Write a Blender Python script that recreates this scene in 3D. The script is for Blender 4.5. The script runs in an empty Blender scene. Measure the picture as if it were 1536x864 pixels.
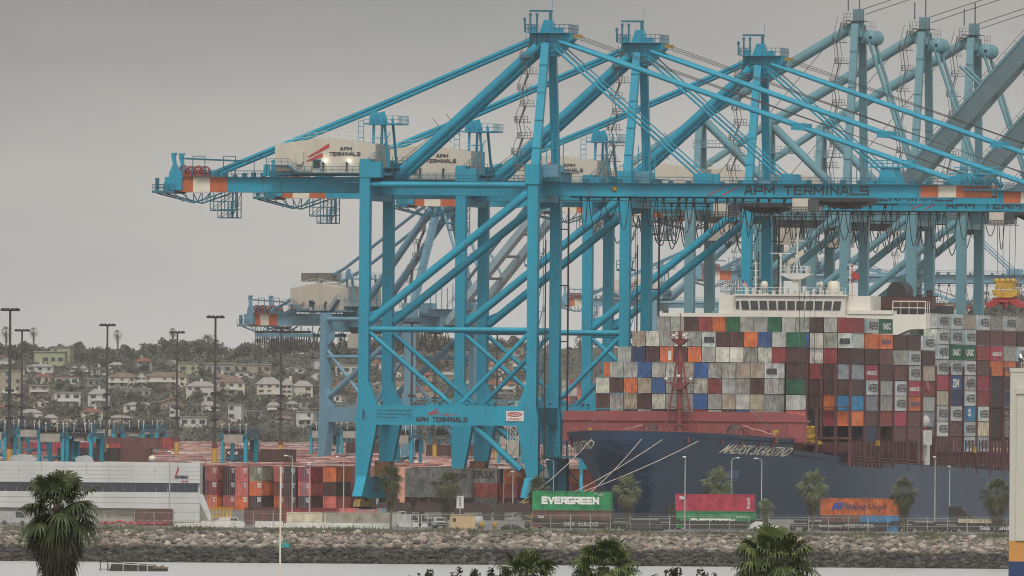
import bpy, math, random
from math import sin, cos, pi, radians, sqrt
from mathutils import Vector, Matrix
import numpy as np

sc = bpy.context.scene
COL = sc.collection

# ---------------------------------------------------------------- camera
FPX, W0, HOR, CAMZ, ROLL = 27000.0, 1536.0, 622.0, 22.5, 0.008
cam_d = bpy.data.cameras.new("camera")
cam_d.sensor_width = 36.0
cam_d.lens = FPX / W0 * 36.0
cam_d.shift_y = (HOR - 432.0) / W0
cam_d.clip_start, cam_d.clip_end = 5.0, 30000.0
cam = bpy.data.objects.new("camera", cam_d)
COL.objects.link(cam)
cam.location = (0, 0, CAMZ)
cam.rotation_euler = (pi / 2, -ROLL, 0)
sc.camera = cam

# ---------------------------------------------------------------- light
SUN_EL, SUN_AZ = radians(55), radians(185)        # azimuth clockwise from +Y
wd = bpy.data.worlds.new("World"); sc.world = wd; wd.use_nodes = True
nt = wd.node_tree; nt.nodes.clear()
def wn(t, **k):
    n = nt.nodes.new(t)
    for a, b in k.items(): setattr(n, a, b)
    return n
sky = wn("ShaderNodeTexSky", sky_type='NISHITA', sun_disc=False)
sky.sun_elevation, sky.sun_rotation = SUN_EL, SUN_AZ
sky.air_density, sky.dust_density, sky.ozone_density = 1.0, 4.0, 1.0
hs = wn("ShaderNodeHueSaturation"); hs.inputs['Saturation'].default_value = 0.06
tc = wn("ShaderNodeTexCoord")
mp = wn("ShaderNodeMapping"); mp.inputs['Scale'].default_value = (1, 1, 3.2)
nz = wn("ShaderNodeTexNoise"); nz.inputs['Scale'].default_value = 34; nz.inputs['Detail'].default_value = 5
rp = wn("ShaderNodeValToRGB")
rp.color_ramp.elements[0].position = 0.3; rp.color_ramp.elements[0].color = (.84, .865, .88, 1)
rp.color_ramp.elements[1].position = 0.75; rp.color_ramp.elements[1].color = (1.09, 1.08, 1.06, 1)
mu = wn("ShaderNodeMix", data_type='RGBA', blend_type='MULTIPLY'); mu.inputs['Factor'].default_value = 1
tint = wn("ShaderNodeMix", data_type='RGBA', blend_type='MULTIPLY'); tint.inputs['Factor'].default_value = 1
tint.inputs['B'].default_value = (1.0, .975, .94, 1)
bg = wn("ShaderNodeBackground"); bg.inputs['Strength'].default_value = 0.15
wo = wn("ShaderNodeOutputWorld")
L = nt.links.new
sx = wn("ShaderNodeSeparateXYZ"); L = nt.links.new; L(tc.outputs['Generated'], sx.inputs[0])
hr = wn("ShaderNodeValToRGB"); hr.color_ramp.interpolation = 'LINEAR'          # bright band of cloud low over the horizon
for i, (p_, v_) in enumerate(((0.0, 1.0), (.008, .66), (.022, .25), (.08, .176), (.30, .10), (1.0, .10))):
    e_ = hr.color_ramp.elements[i] if i < 2 else hr.color_ramp.elements.new(p_)
    e_.position, e_.color = p_, (v_, v_, v_, 1)
L(sx.outputs['Z'], hr.inputs[0])
xr = wn("ShaderNodeMapRange"); xr.inputs['From Min'].default_value = -.03; xr.inputs['From Max'].default_value = .012; xr.inputs['To Min'].default_value = 8.0; xr.inputs['To Max'].default_value = 10.0
L(sx.outputs['X'], xr.inputs[0])
hm = wn("ShaderNodeMix", data_type='RGBA', blend_type='MULTIPLY'); hm.inputs['Factor'].default_value = 1
L(hr.outputs[0], hm.inputs['A']); L(xr.outputs[0], hm.inputs['B'])
hx = wn("ShaderNodeMix", data_type='RGBA', blend_type='MULTIPLY'); hx.inputs['Factor'].default_value = 1
L(hm.outputs['Result'], hx.inputs['A']); L(tint.outputs['Result'], hx.inputs['B'])
L(sky.outputs[0], hs.inputs['Color']); L(tc.outputs['Generated'], mp.inputs[0]); L(mp.outputs[0], nz.inputs['Vector'])
L(nz.outputs[0], rp.inputs[0]); L(hs.outputs[0], mu.inputs['A']); L(rp.outputs[0], mu.inputs['B'])
L(mu.outputs['Result'], tint.inputs['A']); L(hx.outputs['Result'], bg.inputs[0]); L(bg.outputs[0], wo.inputs[0])

sun_d = bpy.data.lights.new("sun", 'SUN'); sun_d.energy = 1.3; sun_d.angle = radians(14); sun_d.color = (1, .95, .88)
sun = bpy.data.objects.new("sun", sun_d); COL.objects.link(sun)
sdir = Vector((sin(SUN_AZ) * cos(SUN_EL), cos(SUN_AZ) * cos(SUN_EL), sin(SUN_EL)))
sun.rotation_euler = sdir.to_track_quat('Z', 'Y').to_euler(); sun.location = (0, 2500, 400)

sc.view_settings.view_transform = 'Standard'; sc.view_settings.look = 'None'
sc.view_settings.exposure = 0.05; sc.view_settings.gamma = 1.0; sc.view_settings.use_curve_mapping = False
sc.render.engine = 'CYCLES'
cy = sc.cycles
cy.use_denoising = True; cy.max_bounces = 5; cy.diffuse_bounces = 3; cy.glossy_bounces = 2
cy.transparent_max_bounces = 8; cy.volume_bounces = 1; cy.caustics_reflective = False; cy.caustics_refractive = False
cy.use_adaptive_sampling = False; cy.pixel_filter_type = 'BLACKMAN_HARRIS'; cy.filter_width = 1.05

# ---------------------------------------------------------------- helpers
def lin(*c):
    return tuple((x / 255 / 12.92) if x / 255 <= .04045 else ((x / 255 + .055) / 1.055) ** 2.4 for x in c)

_m = {}
def mat(name, rgb, rough=.6, var=.18, scale=.35, metal=0.0, stain=None, emit=None, bump=0.0, spec=.5, streak=False, rust=0.0, plates=None):
    """paint / stone / cloth with uneven wear; rgb is linear base colour"""
    if name in _m: return _m[name]
    m = bpy.data.materials.new(name); m.use_nodes = True; n = m.node_tree.nodes; l = m.node_tree.links.new
    b = n["Principled BSDF"]; b.inputs['Roughness'].default_value = rough; b.inputs['Metallic'].default_value = metal
    b.inputs['Specular IOR Level'].default_value = spec
    if emit:
        b.inputs['Emission Color'].default_value = (*emit[0], 1); b.inputs['Emission Strength'].default_value = emit[1]
    t = n.new("ShaderNodeTexCoord"); mp = n.new("ShaderNodeMapping")
    mp.inputs['Scale'].default_value = (1, 1, .18) if streak else (1, 1, 1)
    nz = n.new("ShaderNodeTexNoise"); nz.inputs['Scale'].default_value = scale; nz.inputs['Detail'].default_value = 6
    nz.inputs['Roughness'].default_value = .65
    r = n.new("ShaderNodeValToRGB"); e = r.color_ramp.elements
    d = stain or tuple(c * (1 - var * 1.6) for c in rgb)
    e[0].position, e[0].color = .28, (*d, 1); e[1].position, e[1].color = .62, (*rgb, 1)
    e2 = r.color_ramp.elements.new(.85); e2.color = (*[min(1, c * (1 + var)) for c in rgb], 1)
    l(t.outputs['Object'], mp.inputs[0]); l(mp.outputs[0], nz.inputs['Vector']); l(nz.outputs[0], r.inputs[0]); last = r.outputs[0]
    if plates:                                           # welded plate seams with slightly different coats
        sp = n.new("ShaderNodeSeparateXYZ"); l(t.outputs['Object'], sp.inputs[0]); cb = n.new("ShaderNodeCombineXYZ"); l(sp.outputs[plates], cb.inputs[0]); l(sp.outputs[2], cb.inputs[1])
        br = n.new("ShaderNodeTexBrick"); br.inputs['Scale'].default_value = .1; br.inputs['Mortar Size'].default_value = .006; br.inputs['Brick Width'].default_value = 1.0; br.inputs['Row Height'].default_value = .26
        br.inputs['Color1'].default_value = (.9, .9, .9, 1); br.inputs['Color2'].default_value = (1.08, 1.08, 1.08, 1); br.inputs['Mortar'].default_value = (.72, .72, .72, 1); l(cb.outputs[0], br.inputs['Vector'])
        mm = n.new("ShaderNodeMix"); mm.data_type = 'RGBA'; mm.blend_type = 'MULTIPLY'; mm.inputs['Factor'].default_value = 1; l(last, mm.inputs['A']); l(br.outputs[0], mm.inputs['B']); last = mm.outputs['Result']
    if rust:                                             # rust freckles and runs
        n2 = n.new("ShaderNodeTexNoise"); n2.inputs['Scale'].default_value = .9; n2.inputs['Detail'].default_value = 8; n2.inputs['Roughness'].default_value = .75; mp2 = n.new("ShaderNodeMapping"); mp2.inputs['Scale'].default_value = (1, 1, .22)
        l(t.outputs['Object'], mp2.inputs[0]); l(mp2.outputs[0], n2.inputs['Vector']); mr = n.new("ShaderNodeMapRange"); mr.inputs['From Min'].default_value = .57; mr.inputs['From Max'].default_value = .68; mr.inputs['To Max'].default_value = rust
        l(n2.outputs[0], mr.inputs[0]); mm = n.new("ShaderNodeMix"); mm.data_type = 'RGBA'; mm.inputs['B'].default_value = (.085, .05, .035, 1); l(mr.outputs[0], mm.inputs['Factor']); l(last, mm.inputs['A']); last = mm.outputs['Result']
    l(last, b.inputs['Base Color'])
    if bump:
        bp = n.new("ShaderNodeBump"); bp.inputs['Strength'].default_value = bump; bp.inputs['Distance'].default_value = .1
        l(nz.outputs[0], bp.inputs['Height']); l(bp.outputs[0], b.inputs['Normal'])
    _m[name] = m
    return m

def attr_mat(name, rough=.8, attr="col", var=.25, scale=1.2, mul=1.0, spec=.3, wet=None, trans=0.0):
    if name in _m: return _m[name]
    m = bpy.data.materials.new(name); m.use_nodes = True; n = m.node_tree.nodes; l = m.node_tree.links.new
    b = n["Principled BSDF"]; b.inputs['Roughness'].default_value = rough; b.inputs['Specular IOR Level'].default_value = spec
    a = n.new("ShaderNodeAttribute"); a.attribute_name = attr
    t = n.new("ShaderNodeTexCoord"); nz = n.new("ShaderNodeTexNoise"); nz.inputs['Scale'].default_value = scale; nz.inputs['Detail'].default_value = 5
    r = n.new("ShaderNodeMapRange"); r.inputs['To Min'].default_value = (1 - var) * mul; r.inputs['To Max'].default_value = (1 + var) * mul
    r.inputs['From Min'].default_value = .3; r.inputs['From Max'].default_value = .7
    x = n.new("ShaderNodeMix"); x.data_type = 'RGBA'; x.blend_type = 'MULTIPLY'; x.inputs['Factor'].default_value = 1
    l(t.outputs['Object'], nz.inputs['Vector']); l(nz.outputs[0], r.inputs[0]); l(a.outputs['Color'], x.inputs['A']); l(r.outputs[0], x.inputs['B'])
    last = x.outputs['Result']
    if wet:                                             # tide line: algae-dark stone below this height
        g = n.new("ShaderNodeNewGeometry"); s = n.new("ShaderNodeSeparateXYZ"); l(g.outputs['Position'], s.inputs[0])
        nz2 = n.new("ShaderNodeTexNoise"); nz2.inputs['Scale'].default_value = .25; l(g.outputs['Position'], nz2.inputs['Vector'])
        ad = n.new("ShaderNodeMath"); ad.operation = 'MULTIPLY_ADD'; ad.inputs[1].default_value = .9; l(nz2.outputs[0], ad.inputs[0]); l(s.outputs['Z'], ad.inputs[2])
        mr = n.new("ShaderNodeMapRange"); mr.inputs['From Min'].default_value = wet; mr.inputs['From Max'].default_value = wet + .5
        l(ad.outputs[0], mr.inputs[0])
        y = n.new("ShaderNodeMix"); y.data_type = 'RGBA'; ym = n.new("ShaderNodeMix"); ym.data_type = 'RGBA'; ym.blend_type = 'MULTIPLY'; ym.inputs['Factor'].default_value = 1; ym.inputs['B'].default_value = (.24, .25, .27, 1); l(last, ym.inputs['A']); l(ym.outputs['Result'], y.inputs['A'])
        l(mr.outputs[0], y.inputs['Factor']); l(last, y.inputs['B']); last = y.outputs['Result']
    l(last, b.inputs['Base Color'])
    _m[name] = m
    return m

def container_mat():
    if "container_paint" in _m: return _m["container_paint"]
    m = bpy.data.materials.new("container_paint"); m.use_nodes = True; n = m.node_tree.nodes; l = m.node_tree.links.new
    b = n["Principled BSDF"]; b.inputs['Roughness'].default_value = .62; b.inputs['Specular IOR Level'].default_value = .35
    oi = n.new("ShaderNodeObjectInfo"); t = n.new("ShaderNodeTexCoord")
    off = n.new("ShaderNodeMath"); off.operation = 'MULTIPLY'; off.inputs[1].default_value = 90; l(oi.outputs['Random'], off.inputs[0])
    ad = n.new("ShaderNodeVectorMath"); ad.operation = 'ADD'; l(t.outputs['Object'], ad.inputs[0]); l(off.outputs[0], ad.inputs[1])
    nz = n.new("ShaderNodeTexNoise"); nz.inputs['Scale'].default_value = 2.6; nz.inputs['Detail'].default_value = 7; nz.inputs['Roughness'].default_value = .7
    mp = n.new("ShaderNodeMapping"); mp.inputs['Scale'].default_value = (1, 1, .3); l(ad.outputs[0], mp.inputs[0]); l(mp.outputs[0], nz.inputs['Vector'])
    th = n.new("ShaderNodeMath"); th.operation = 'MULTIPLY_ADD'; th.inputs[1].default_value = .2; th.inputs[2].default_value = -.11; l(oi.outputs['Random'], th.inputs[0])
    sm = n.new("ShaderNodeMath"); l(nz.outputs[0], sm.inputs[0]); l(th.outputs[0], sm.inputs[1])
    r = n.new("ShaderNodeMapRange"); r.inputs['From Min'].default_value = .50; r.inputs['From Max'].default_value = .66; l(sm.outputs[0], r.inputs[0])
    k = n.new("ShaderNodeMath"); k.operation = 'MULTIPLY'; k.inputs[1].default_value = .6; l(r.outputs[0], k.inputs[0])
    x = n.new("ShaderNodeMix"); x.data_type = 'RGBA'; l(k.outputs[0], x.inputs['Factor']); l(oi.outputs['Color'], x.inputs['A'])
    x.inputs['B'].default_value = (.07, .045, .032, 1)
    nz3 = n.new("ShaderNodeTexNoise"); nz3.inputs['Scale'].default_value = .8; l(ad.outputs[0], nz3.inputs['Vector'])
    mr = n.new("ShaderNodeMapRange"); mr.inputs['From Min'].default_value = .3; mr.inputs['From Max'].default_value = .7; mr.inputs['To Min'].default_value = .68; mr.inputs['To Max'].default_value = 1.18
    l(nz3.outputs[0], mr.inputs[0])
    y = n.new("ShaderNodeMix"); y.data_type = 'RGBA'; y.blend_type = 'MULTIPLY'; y.inputs['Factor'].default_value = 1
    l(x.outputs['Result'], y.inputs['A']); l(mr.outputs[0], y.inputs['B']); l(y.outputs['Result'], b.inputs['Base Color'])
    _m["container_paint"] = m
    return m

class MB:
    def __init__(s): s.V, s.F, s.M, s.S, s.C = [], [], [], [], []
    def add(s, vs, fs, m=0, sm=False, c=None):
        k = len(s.V); s.V.extend([tuple(v) for v in vs])
        for f in fs:
            s.F.append([i + k for i in f]); s.M.append(m); s.S.append(sm); s.C.append(c)
    def box(s, x0, x1, y0, y1, z0, z1, m=0, c=None):
        s.add([(x0,y0,z0),(x1,y0,z0),(x1,y1,z0),(x0,y1,z0),(x0,y0,z1),(x1,y0,z1),(x1,y1,z1),(x0,y1,z1)],
              [(0,3,2,1),(4,5,6,7),(0,1,5,4),(1,2,6,5),(2,3,7,6),(3,0,4,7)], m, False, c)
    def beam(s, p, q, w, h=None, m=0, up=(0,0,1)):
        p, q = Vector(p), Vector(q); h = w if h is None else h; d = (q-p).normalized(); u = Vector(up)
        if abs(d.dot(u)) > .98: u = Vector((0,1,0))
        a = d.cross(u).normalized(); b = a.cross(d).normalized(); a = a*w/2; b = b*h/2
        s.add([p-a-b,p+a-b,p+a+b,p-a+b,q-a-b,q+a-b,q+a+b,q-a+b],
              [(0,3,2,1),(4,5,6,7),(0,1,5,4),(1,2,6,5),(2,3,7,6),(3,0,4,7)], m)
    def tube(s, p, q, r, m=0, n=10, r2=None, cap=True, c=None):
        p, q = Vector(p), Vector(q); r2 = r if r2 is None else r2; d = (q-p).normalized()
        u = Vector((0,0,1)) if abs(d.z) < .9 else Vector((1,0,0)); a = d.cross(u).normalized(); b = a.cross(d)
        vs = [p+(a*cos(2*pi*i/n)+b*sin(2*pi*i/n))*r for i in range(n)]+[q+(a*cos(2*pi*i/n)+b*sin(2*pi*i/n))*r2 for i in range(n)]
        s.add(vs, [(i,(i+1)%n,(i+1)%n+n,i+n) for i in range(n)], m, n > 5, c)
        if cap: s.add(vs, [list(range(n))[::-1], list(range(n, 2*n))], m, False, c)
    def path(s, pts, r, m=0, n=5, c=None):
        for p, q in zip(pts[:-1], pts[1:]): s.tube(p, q, r, m, n, cap=False, c=c)
    def lathe(s, prof, o=(0,0,0), m=0, n=14, c=None, axis='z'):
        vs = []
        for r, z in prof:
            for i in range(n):
                t = 2*pi*i/n
                v = (r*cos(t), r*sin(t), z) if axis == 'z' else ((r*cos(t), z, r*sin(t)) if axis == 'y' else (z, r*cos(t), r*sin(t)))
                vs.append((v[0]+o[0], v[1]+o[1], v[2]+o[2]))
        fs = [(k*n+i, k*n+(i+1)%n, (k+1)*n+(i+1)%n, (k+1)*n+i) for k in range(len(prof)-1) for i in range(n)]
        s.add(vs, fs, m, True, c)
    def prism(s, poly, ax, a0, a1, m=0):
        n = len(poly)
        def mk(a):
            if ax == 'y': return [(x, a, z) for x, z in poly]
            if ax == 'x': return [(a, y, z) for y, z in poly]
            return [(x, y, a) for x, y in poly]
        s.add(mk(a0)+mk(a1), [list(range(n)), list(range(n, 2*n))[::-1]]+[(i, i+n, (i+1) % n+n, (i+1) % n) for i in range(n)], m)
    def rail(s, pts, h=1.1, step=2.0, r=.045, m=0):
        for p, q in zip(pts[:-1], pts[1:]):
            p, q = Vector(p), Vector(q); k = max(1, round((q-p).length/step)); up = Vector((0,0,h))
            for i in range(k+1):
                a = p+(q-p)*i/k; s.beam(a, a+up, r*1.6, r*1.6, m, (1,0,0))
            for f in (.5, 1): s.beam(p+up*f, q+up*f, r*1.6, r*1.6, m)
    def text(s, body, o, u, v, w, h, m=0, bold=0.0, f=None):
        """flat lettering: o = lower left corner, u/v = reading and up directions, w x h its size"""
        vs, fs = block_letters(body, bold, w/h) if bold < 0 else letters(body, bold); o, u, v = Vector(o), Vector(u), Vector(v)
        nn = u.cross(v)
        if f: out = [f(q[0]*w, q[1]*h, q[2] if len(q) > 2 else 0) for q in vs]
        else: out = [o+u*(q[0]*w)+v*(q[1]*h)+(nn*q[2] if len(q) > 2 else nn*0) for q in vs]
        s.add(out, fs, m)
    def build(s, name, mats, parent=None, loc=None, rotz=None):
        me = bpy.data.meshes.new(name); me.from_pydata(s.V, [], s.F)
        if not isinstance(mats, (list, tuple)): mats = [mats]
        for x in mats: me.materials.append(x)
        if len(mats) > 1: me.polygons.foreach_set("material_index", s.M)
        me.polygons.foreach_set("use_smooth", s.S)
        if any(c is not None for c in s.C):
            a = me.color_attributes.new("col", 'FLOAT_COLOR', 'CORNER'); out = []
            for f, c in zip(s.F, s.C): out += list((*(c or (.5,.5,.5)), 1))*len(f)
            a.data.foreach_set("color", out)
        me.update()
        o = bpy.data.objects.new(name, me); COL.objects.link(o)
        if parent: o.parent = parent
        if loc is not None: o.location = loc
        if rotz is not None: o.rotation_euler = (0, 0, rotz)
        return o

_t = {}
# squared-off stencil alphabet: strokes on a unit cell
BLK = {'A': [((0,0),(.36,1)), ((.36,1),(.64,1)), ((.64,1),(1,0)), ((.16,.32),(.84,.32))], 'P': [((0,0),(0,1)), ((0,1),(1,1)), ((1,1),(1,.42)), ((1,.42),(0,.42))], 'M': [((0,0),(0,1)), ((0,1),(.5,.28)), ((.5,.28),(1,1)), ((1,1),(1,0))],
       'T': [((0,1),(1,1)), ((.5,1),(.5,0))], 'E': [((0,0),(0,1)), ((0,1),(1,1)), ((0,.5),(.9,.5)), ((0,0),(1,0))], 'R': [((0,0),(0,1)), ((0,1),(1,1)), ((1,1),(1,.45)), ((1,.45),(0,.45)), ((.5,.45),(1,0))],
       'I': [((.5,0),(.5,1))], 'N': [((0,0),(0,1)), ((0,1),(1,0)), ((1,0),(1,1))], 'L': [((0,1),(0,0)), ((0,0),(1,0))], 'S': [((0,0),(1,0)), ((1,0),(1,.5)), ((1,.5),(0,.5)), ((0,.5),(0,1)), ((0,1),(1,1))],
       'K': [((0,0),(0,1)), ((0,.45),(.9,1)), ((.35,.6),(1,0))], 'D': [((0,0),(0,1)), ((0,1),(.7,1)), ((.7,1),(1,.7)), ((1,.7),(1,.3)), ((1,.3),(.7,0)), ((.7,0),(0,0))], 'V': [((0,1),(.5,0)), ((.5,0),(1,1))], 'G': [((1,1),(0,1)), ((0,1),(0,0)), ((0,0),(1,0)), ((1,0),(1,.45)), ((1,.45),(.5,.45))]}
def block_letters(body, bold, asp):
    sw = -bold; ws = {'I': .28, ' ': .7, 'M': 1.25}; gap = .42
    tot = sum(ws.get(c, 1) for c in body)+gap*(len(body)-1); vs, fs = [], []; x = 0.0
    cell = asp/tot                                            # width of one unit cell in letter heights
    for ci, c in enumerate(body):
        wd = ws.get(c, 1)
        for k, ((ax, ay), (bx, by)) in enumerate(BLK.get(c, [])):
            h2 = sw/2; P = lambda px, py: ((x+px*wd)*cell+0.0, h2+py*(1-sw))
            (ax_, ay_), (bx_, by_) = P(ax, ay), P(bx, by); dx, dy = bx_-ax_, by_-ay_; ln = math.hypot(dx, dy); dx, dy = dx/ln, dy/ln
            ax_ -= dx*h2*.8; ay_ -= dy*h2*.8; bx_ += dx*h2*.8; by_ += dy*h2*.8; nx, ny = -dy*h2, dx*h2; i = len(vs); z = .008*k
            vs += [(p/asp, q, z) for p, q in ((ax_+nx, ay_+ny), (ax_-nx, ay_-ny), (bx_-nx, by_-ny), (bx_+nx, by_+ny))]; fs.append([i, i+1, i+2, i+3])
        x += wd+gap
    return vs, fs
def letters(body, bold):
    k = (body, bold)
    if k not in _t:
        cu = bpy.data.curves.new("t", 'FONT'); cu.body = body; cu.size = 1; cu.offset = bold; cu.resolution_u = 2; cu.align_x = 'CENTER'; cu.space_line = .92
        ob = bpy.data.objects.new("t", cu); COL.objects.link(ob)
        me = bpy.data.meshes.new_from_object(ob.evaluated_get(bpy.context.evaluated_depsgraph_get()))
        vs = [(v.co.x, v.co.y) for v in me.vertices]; fs = [list(p.vertices) for p in me.polygons]
        bpy.data.objects.remove(ob); bpy.data.curves.remove(cu); bpy.data.meshes.remove(me)
        xs = [v[0] for v in vs]; ys = [v[1] for v in vs]; x0, x1, y0, y1 = min(xs), max(xs), min(ys), max(ys)
        _t[k] = ([((x-x0)/(x1-x0), (y-y0)/(y1-y0)) for x, y in vs], fs)
    return _t[k]

def tag(o, label=None, cat=None, group=None, kind=None):
    if label: o['label'] = label
    if cat: o['category'] = cat
    if group: o['group'] = group
    if kind: o['kind'] = kind
    return o
def thing(name, label, cat, loc=(0,0,0), rotz=0, group=None):
    o = bpy.data.objects.new(name, None); COL.objects.link(o); o.empty_display_size = .5
    o.location = loc; o.rotation_euler = (0, 0, rotz)
    return tag(o, label, cat, group)
def copy_tree(o, parent=None):
    c = o.copy(); COL.objects.link(c); c.parent = parent
    for ch in KIDS(o): copy_tree(ch, c)
    return c
def KIDS(o): return [x for x in list(COL.objects) if x.parent == o] if False else list(o.children)
_ones = "zeroth first second third fourth fifth sixth seventh eighth ninth tenth eleventh twelfth thirteenth fourteenth fifteenth sixteenth seventeenth eighteenth nineteenth".split()
_tens = {2: "twent", 3: "thirt", 4: "fort", 5: "fift", 6: "sixt", 7: "sevent", 8: "eight", 9: "ninet"}
def nth(n):
    if n < 20: return _ones[n]
    if n >= 100: return "hundredth" if n == 100 else "hundred-and-" + nth(n-100)
    t, o = divmod(n, 10)
    return _tens[t] + ("ieth" if o == 0 else "y-" + _ones[o])

TH = radians(12); CT, ST = cos(TH), sin(TH); RZ = -TH
def CF(a, b, z=0):        # quay frame: a across the quay towards the ship, b along the crane rail, away
    return Vector((-26.26 + a*CT + b*ST, 3195 - a*ST + b*CT, z))
def at(u, v, y):          # measured photo position -> world point at distance y
    du, dv = u-768, v-HOR
    return Vector(((du+ROLL*dv)*y/FPX, y, CAMZ-(dv-ROLL*du)*y/FPX))
def ground_y(u, v, z):    # distance at which a photo position meets height z
    return (CAMZ-z)*FPX/((v-HOR)-ROLL*(u-768))
GZ = 5.0
# ---------------------------------------------------------------- haze, water, ground
hz = bpy.data.materials.new("haze_air"); hz.use_nodes = True; n = hz.node_tree.nodes
for x in list(n):
    if x.type != 'OUTPUT_MATERIAL': n.remove(x)
pv = n.new("ShaderNodeVolumePrincipled"); pv.inputs['Density'].default_value = HAZE = 0.000018
pv.inputs['Color'].default_value = (.96, .95, .94, 1); pv.inputs['Anisotropy'].default_value = .0
hz.node_tree.links.new(pv.outputs[0], n["Material Output"].inputs['Volume'])
b = MB(); b.box(-1500, 1500, -60, 9800, -1.5, 118)
tag(b.build("haze", hz), kind="stuff")

def sheet(name, poly, z, m, walls=None):
    b = MB(); b.add([(x, y, z) for x, y in poly], [list(range(len(poly)))])
    if walls is not None:
        k = len(poly)
        for i in range(k):
            p, q = poly[i], poly[(i+1) % k]; b.add([(*p, z), (*q, z), (*q, walls), (*p, walls)], [(0,1,2,3)])
    return tag(b.build(name, m), kind="structure")

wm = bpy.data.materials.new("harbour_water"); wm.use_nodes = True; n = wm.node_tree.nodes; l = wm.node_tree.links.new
p = n["Principled BSDF"]; p.inputs['Base Color'].default_value = (.40, .40, .395, 1); p.inputs['Roughness'].default_value = .3  # base colour raised to stand in for sky reflected by waves
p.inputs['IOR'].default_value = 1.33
g = n.new("ShaderNodeNewGeometry"); mp = n.new("ShaderNodeMapping"); mp.inputs['Scale'].default_value = (.22, .05, 1)
nz = n.new("ShaderNodeTexNoise"); nz.inputs['Scale'].default_value = 1.0; nz.inputs['Detail'].default_value = 4
bp = n.new("ShaderNodeBump"); bp.inputs['Strength'].default_value = .35; bp.inputs['Distance'].default_value = .25
l(g.outputs['Position'], mp.inputs[0]); l(mp.outputs[0], nz.inputs['Vector']); l(nz.outputs[0], bp.inputs['Height']); l(bp.outputs[0], p.inputs['Normal'])
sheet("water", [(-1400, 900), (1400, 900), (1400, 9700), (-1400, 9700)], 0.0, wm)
sheet("near_bank", [(-400, 20), (400, 20), (400, 1000), (-400, 1000)], 2.0, mat("bank_earth", (.09, .08, .05), .9, .4, .2), walls=-.5)

asphalt = mat("yard_asphalt", (.16, .155, .145), .9, .3, .03, bump=.2)
c0 = CF(34.5, -105); c1 = CF(34.5, 2950); c2 = CF(560, -105)
sheet("ground", [(-700, 2719), (500, 2719), (c2.x, c2.y), (c0.x, c0.y), (c1.x, c1.y), (-800, 6100)], GZ, asphalt, walls=-1)
for i, a in enumerate((0, 30.48)):                       # crane rails
    b = MB(); b.box(a-.15, a+.15, -130, 560, 0, .06); b.box(a-.5, a+.5, -130, 560, -.03, .02)
    tag(b.build("road_rail", mat("rail_steel", (.12, .10, .09), .5, .2, 1), loc=CF(0, 0, GZ+.01), rotz=RZ), kind="structure")

# hillside of the far shore
def hill(x, y):
    t = min(1, max(0, (y-5980)/1650)); t = t*t*(3-2*t)
    k = min(1, max(0, (x-150)/70)); amp = 44 + 26*k
    return 5.0 + amp*t + t*1.6*sin(x*.021+1)+t*1.2*sin(x*.06+y*.004)
b = MB(); nx, ny = 60, 44; xs = [-560+1120*i/nx for i in range(nx+1)]; ys = [5970+2600*j/ny for j in range(ny+1)]
b.add([(x, y, hill(x, y)-.3) for y in ys for x in xs], [(j*(nx+1)+i, j*(nx+1)+i+1, (j+1)*(nx+1)+i+1, (j+1)*(nx+1)+i) for j in range(ny) for i in range(nx)], 0, True)
tag(b.build("hillside_terrain", mat("hill_scrub", (.055, .058, .038), .95, .5, .02)), kind="structure")
def on_hill(u, v):
    lo, hi = 5990., 7640.
    for _ in range(40):
        y = (lo+hi)/2; p = at(u, v, y)
        if hill(p.x, y) > p.z: hi = y
        else: lo = y
    p = at(u, v, lo); return Vector((p.x, lo, hill(p.x, lo)))

# ---------------------------------------------------------------- rock revetment
random.seed(5)
ROCKC = [(.42,.37,.31), (.36,.31,.26), (.48,.43,.37), (.30,.26,.22), (.40,.31,.26), (.33,.31,.28), (.52,.47,.40), (.26,.235,.21)]
tag_bank = MB()
tag_bank.add([(-500, 2694, -.5), (500, 2694, -.5), (500, 2719, 4.35), (-500, 2719, 4.35)], [(0,1,2,3)])
tag(tag_bank.build("shore_bank", mat("bank_core", (.06, .055, .05), .95, .4, .4)), kind="structure")
ico = None
def rock(b, c, r, col, seedv):
    rnd = random.Random(seedv); n1 = 7
    rings = [(-.75, .55), (-.25, .98), (.3, .92), (.72, .5)]
    sx, sy, sz = rnd.uniform(.8, 1.35), rnd.uniform(.8, 1.2), rnd.uniform(.62, .95); ph = rnd.uniform(0, 6)
    vs = [(c[0]+rnd.uniform(-.15,.15)*r, c[1], c[2]+r*sz*rnd.uniform(.85, 1.05))]
    for z, q in rings[::-1]:
        for i in range(n1):
            t = ph+2*pi*i/n1; k = q*rnd.uniform(.74, 1.2)
            vs.append((c[0]+cos(t)*k*r*sx, c[1]+sin(t)*k*r*sy, c[2]+z*r*sz*rnd.uniform(.8, 1.2)))
    fs = [(0, 1+i, 1+(i+1) % n1) for i in range(n1)]
    for k in range(3):
        fs += [(1+k*n1+i, 1+(k+1)*n1+i, 1+(k+1)*n1+(i+1) % n1, 1+k*n1+(i+1) % n1) for i in range(n1)]
    b.add(vs, fs, 0, False, col)
b = MB(); k = 0
for row in range(29):
    t = row/28.0; y = 2695+22.5*t; z = .0+4.15*t
    x = -125
    while x < 125:
        r = random.choice((.22, .28, .33, .4, .48, .58, .75)) * random.uniform(.8, 1.15)*(.8 if t < .35 else 1)*1.0
        x += r*random.uniform(.75, 1.25)
        c = random.choice(ROCKC); g = random.uniform(.22, .78)
        k += 1; rock(b, (x, y+random.uniform(-.7, .7), z+random.uniform(-.3, .35)), r, tuple(q*g*w_ for q, w_ in zip(c, (1.0, .99, .97))), k)
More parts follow.
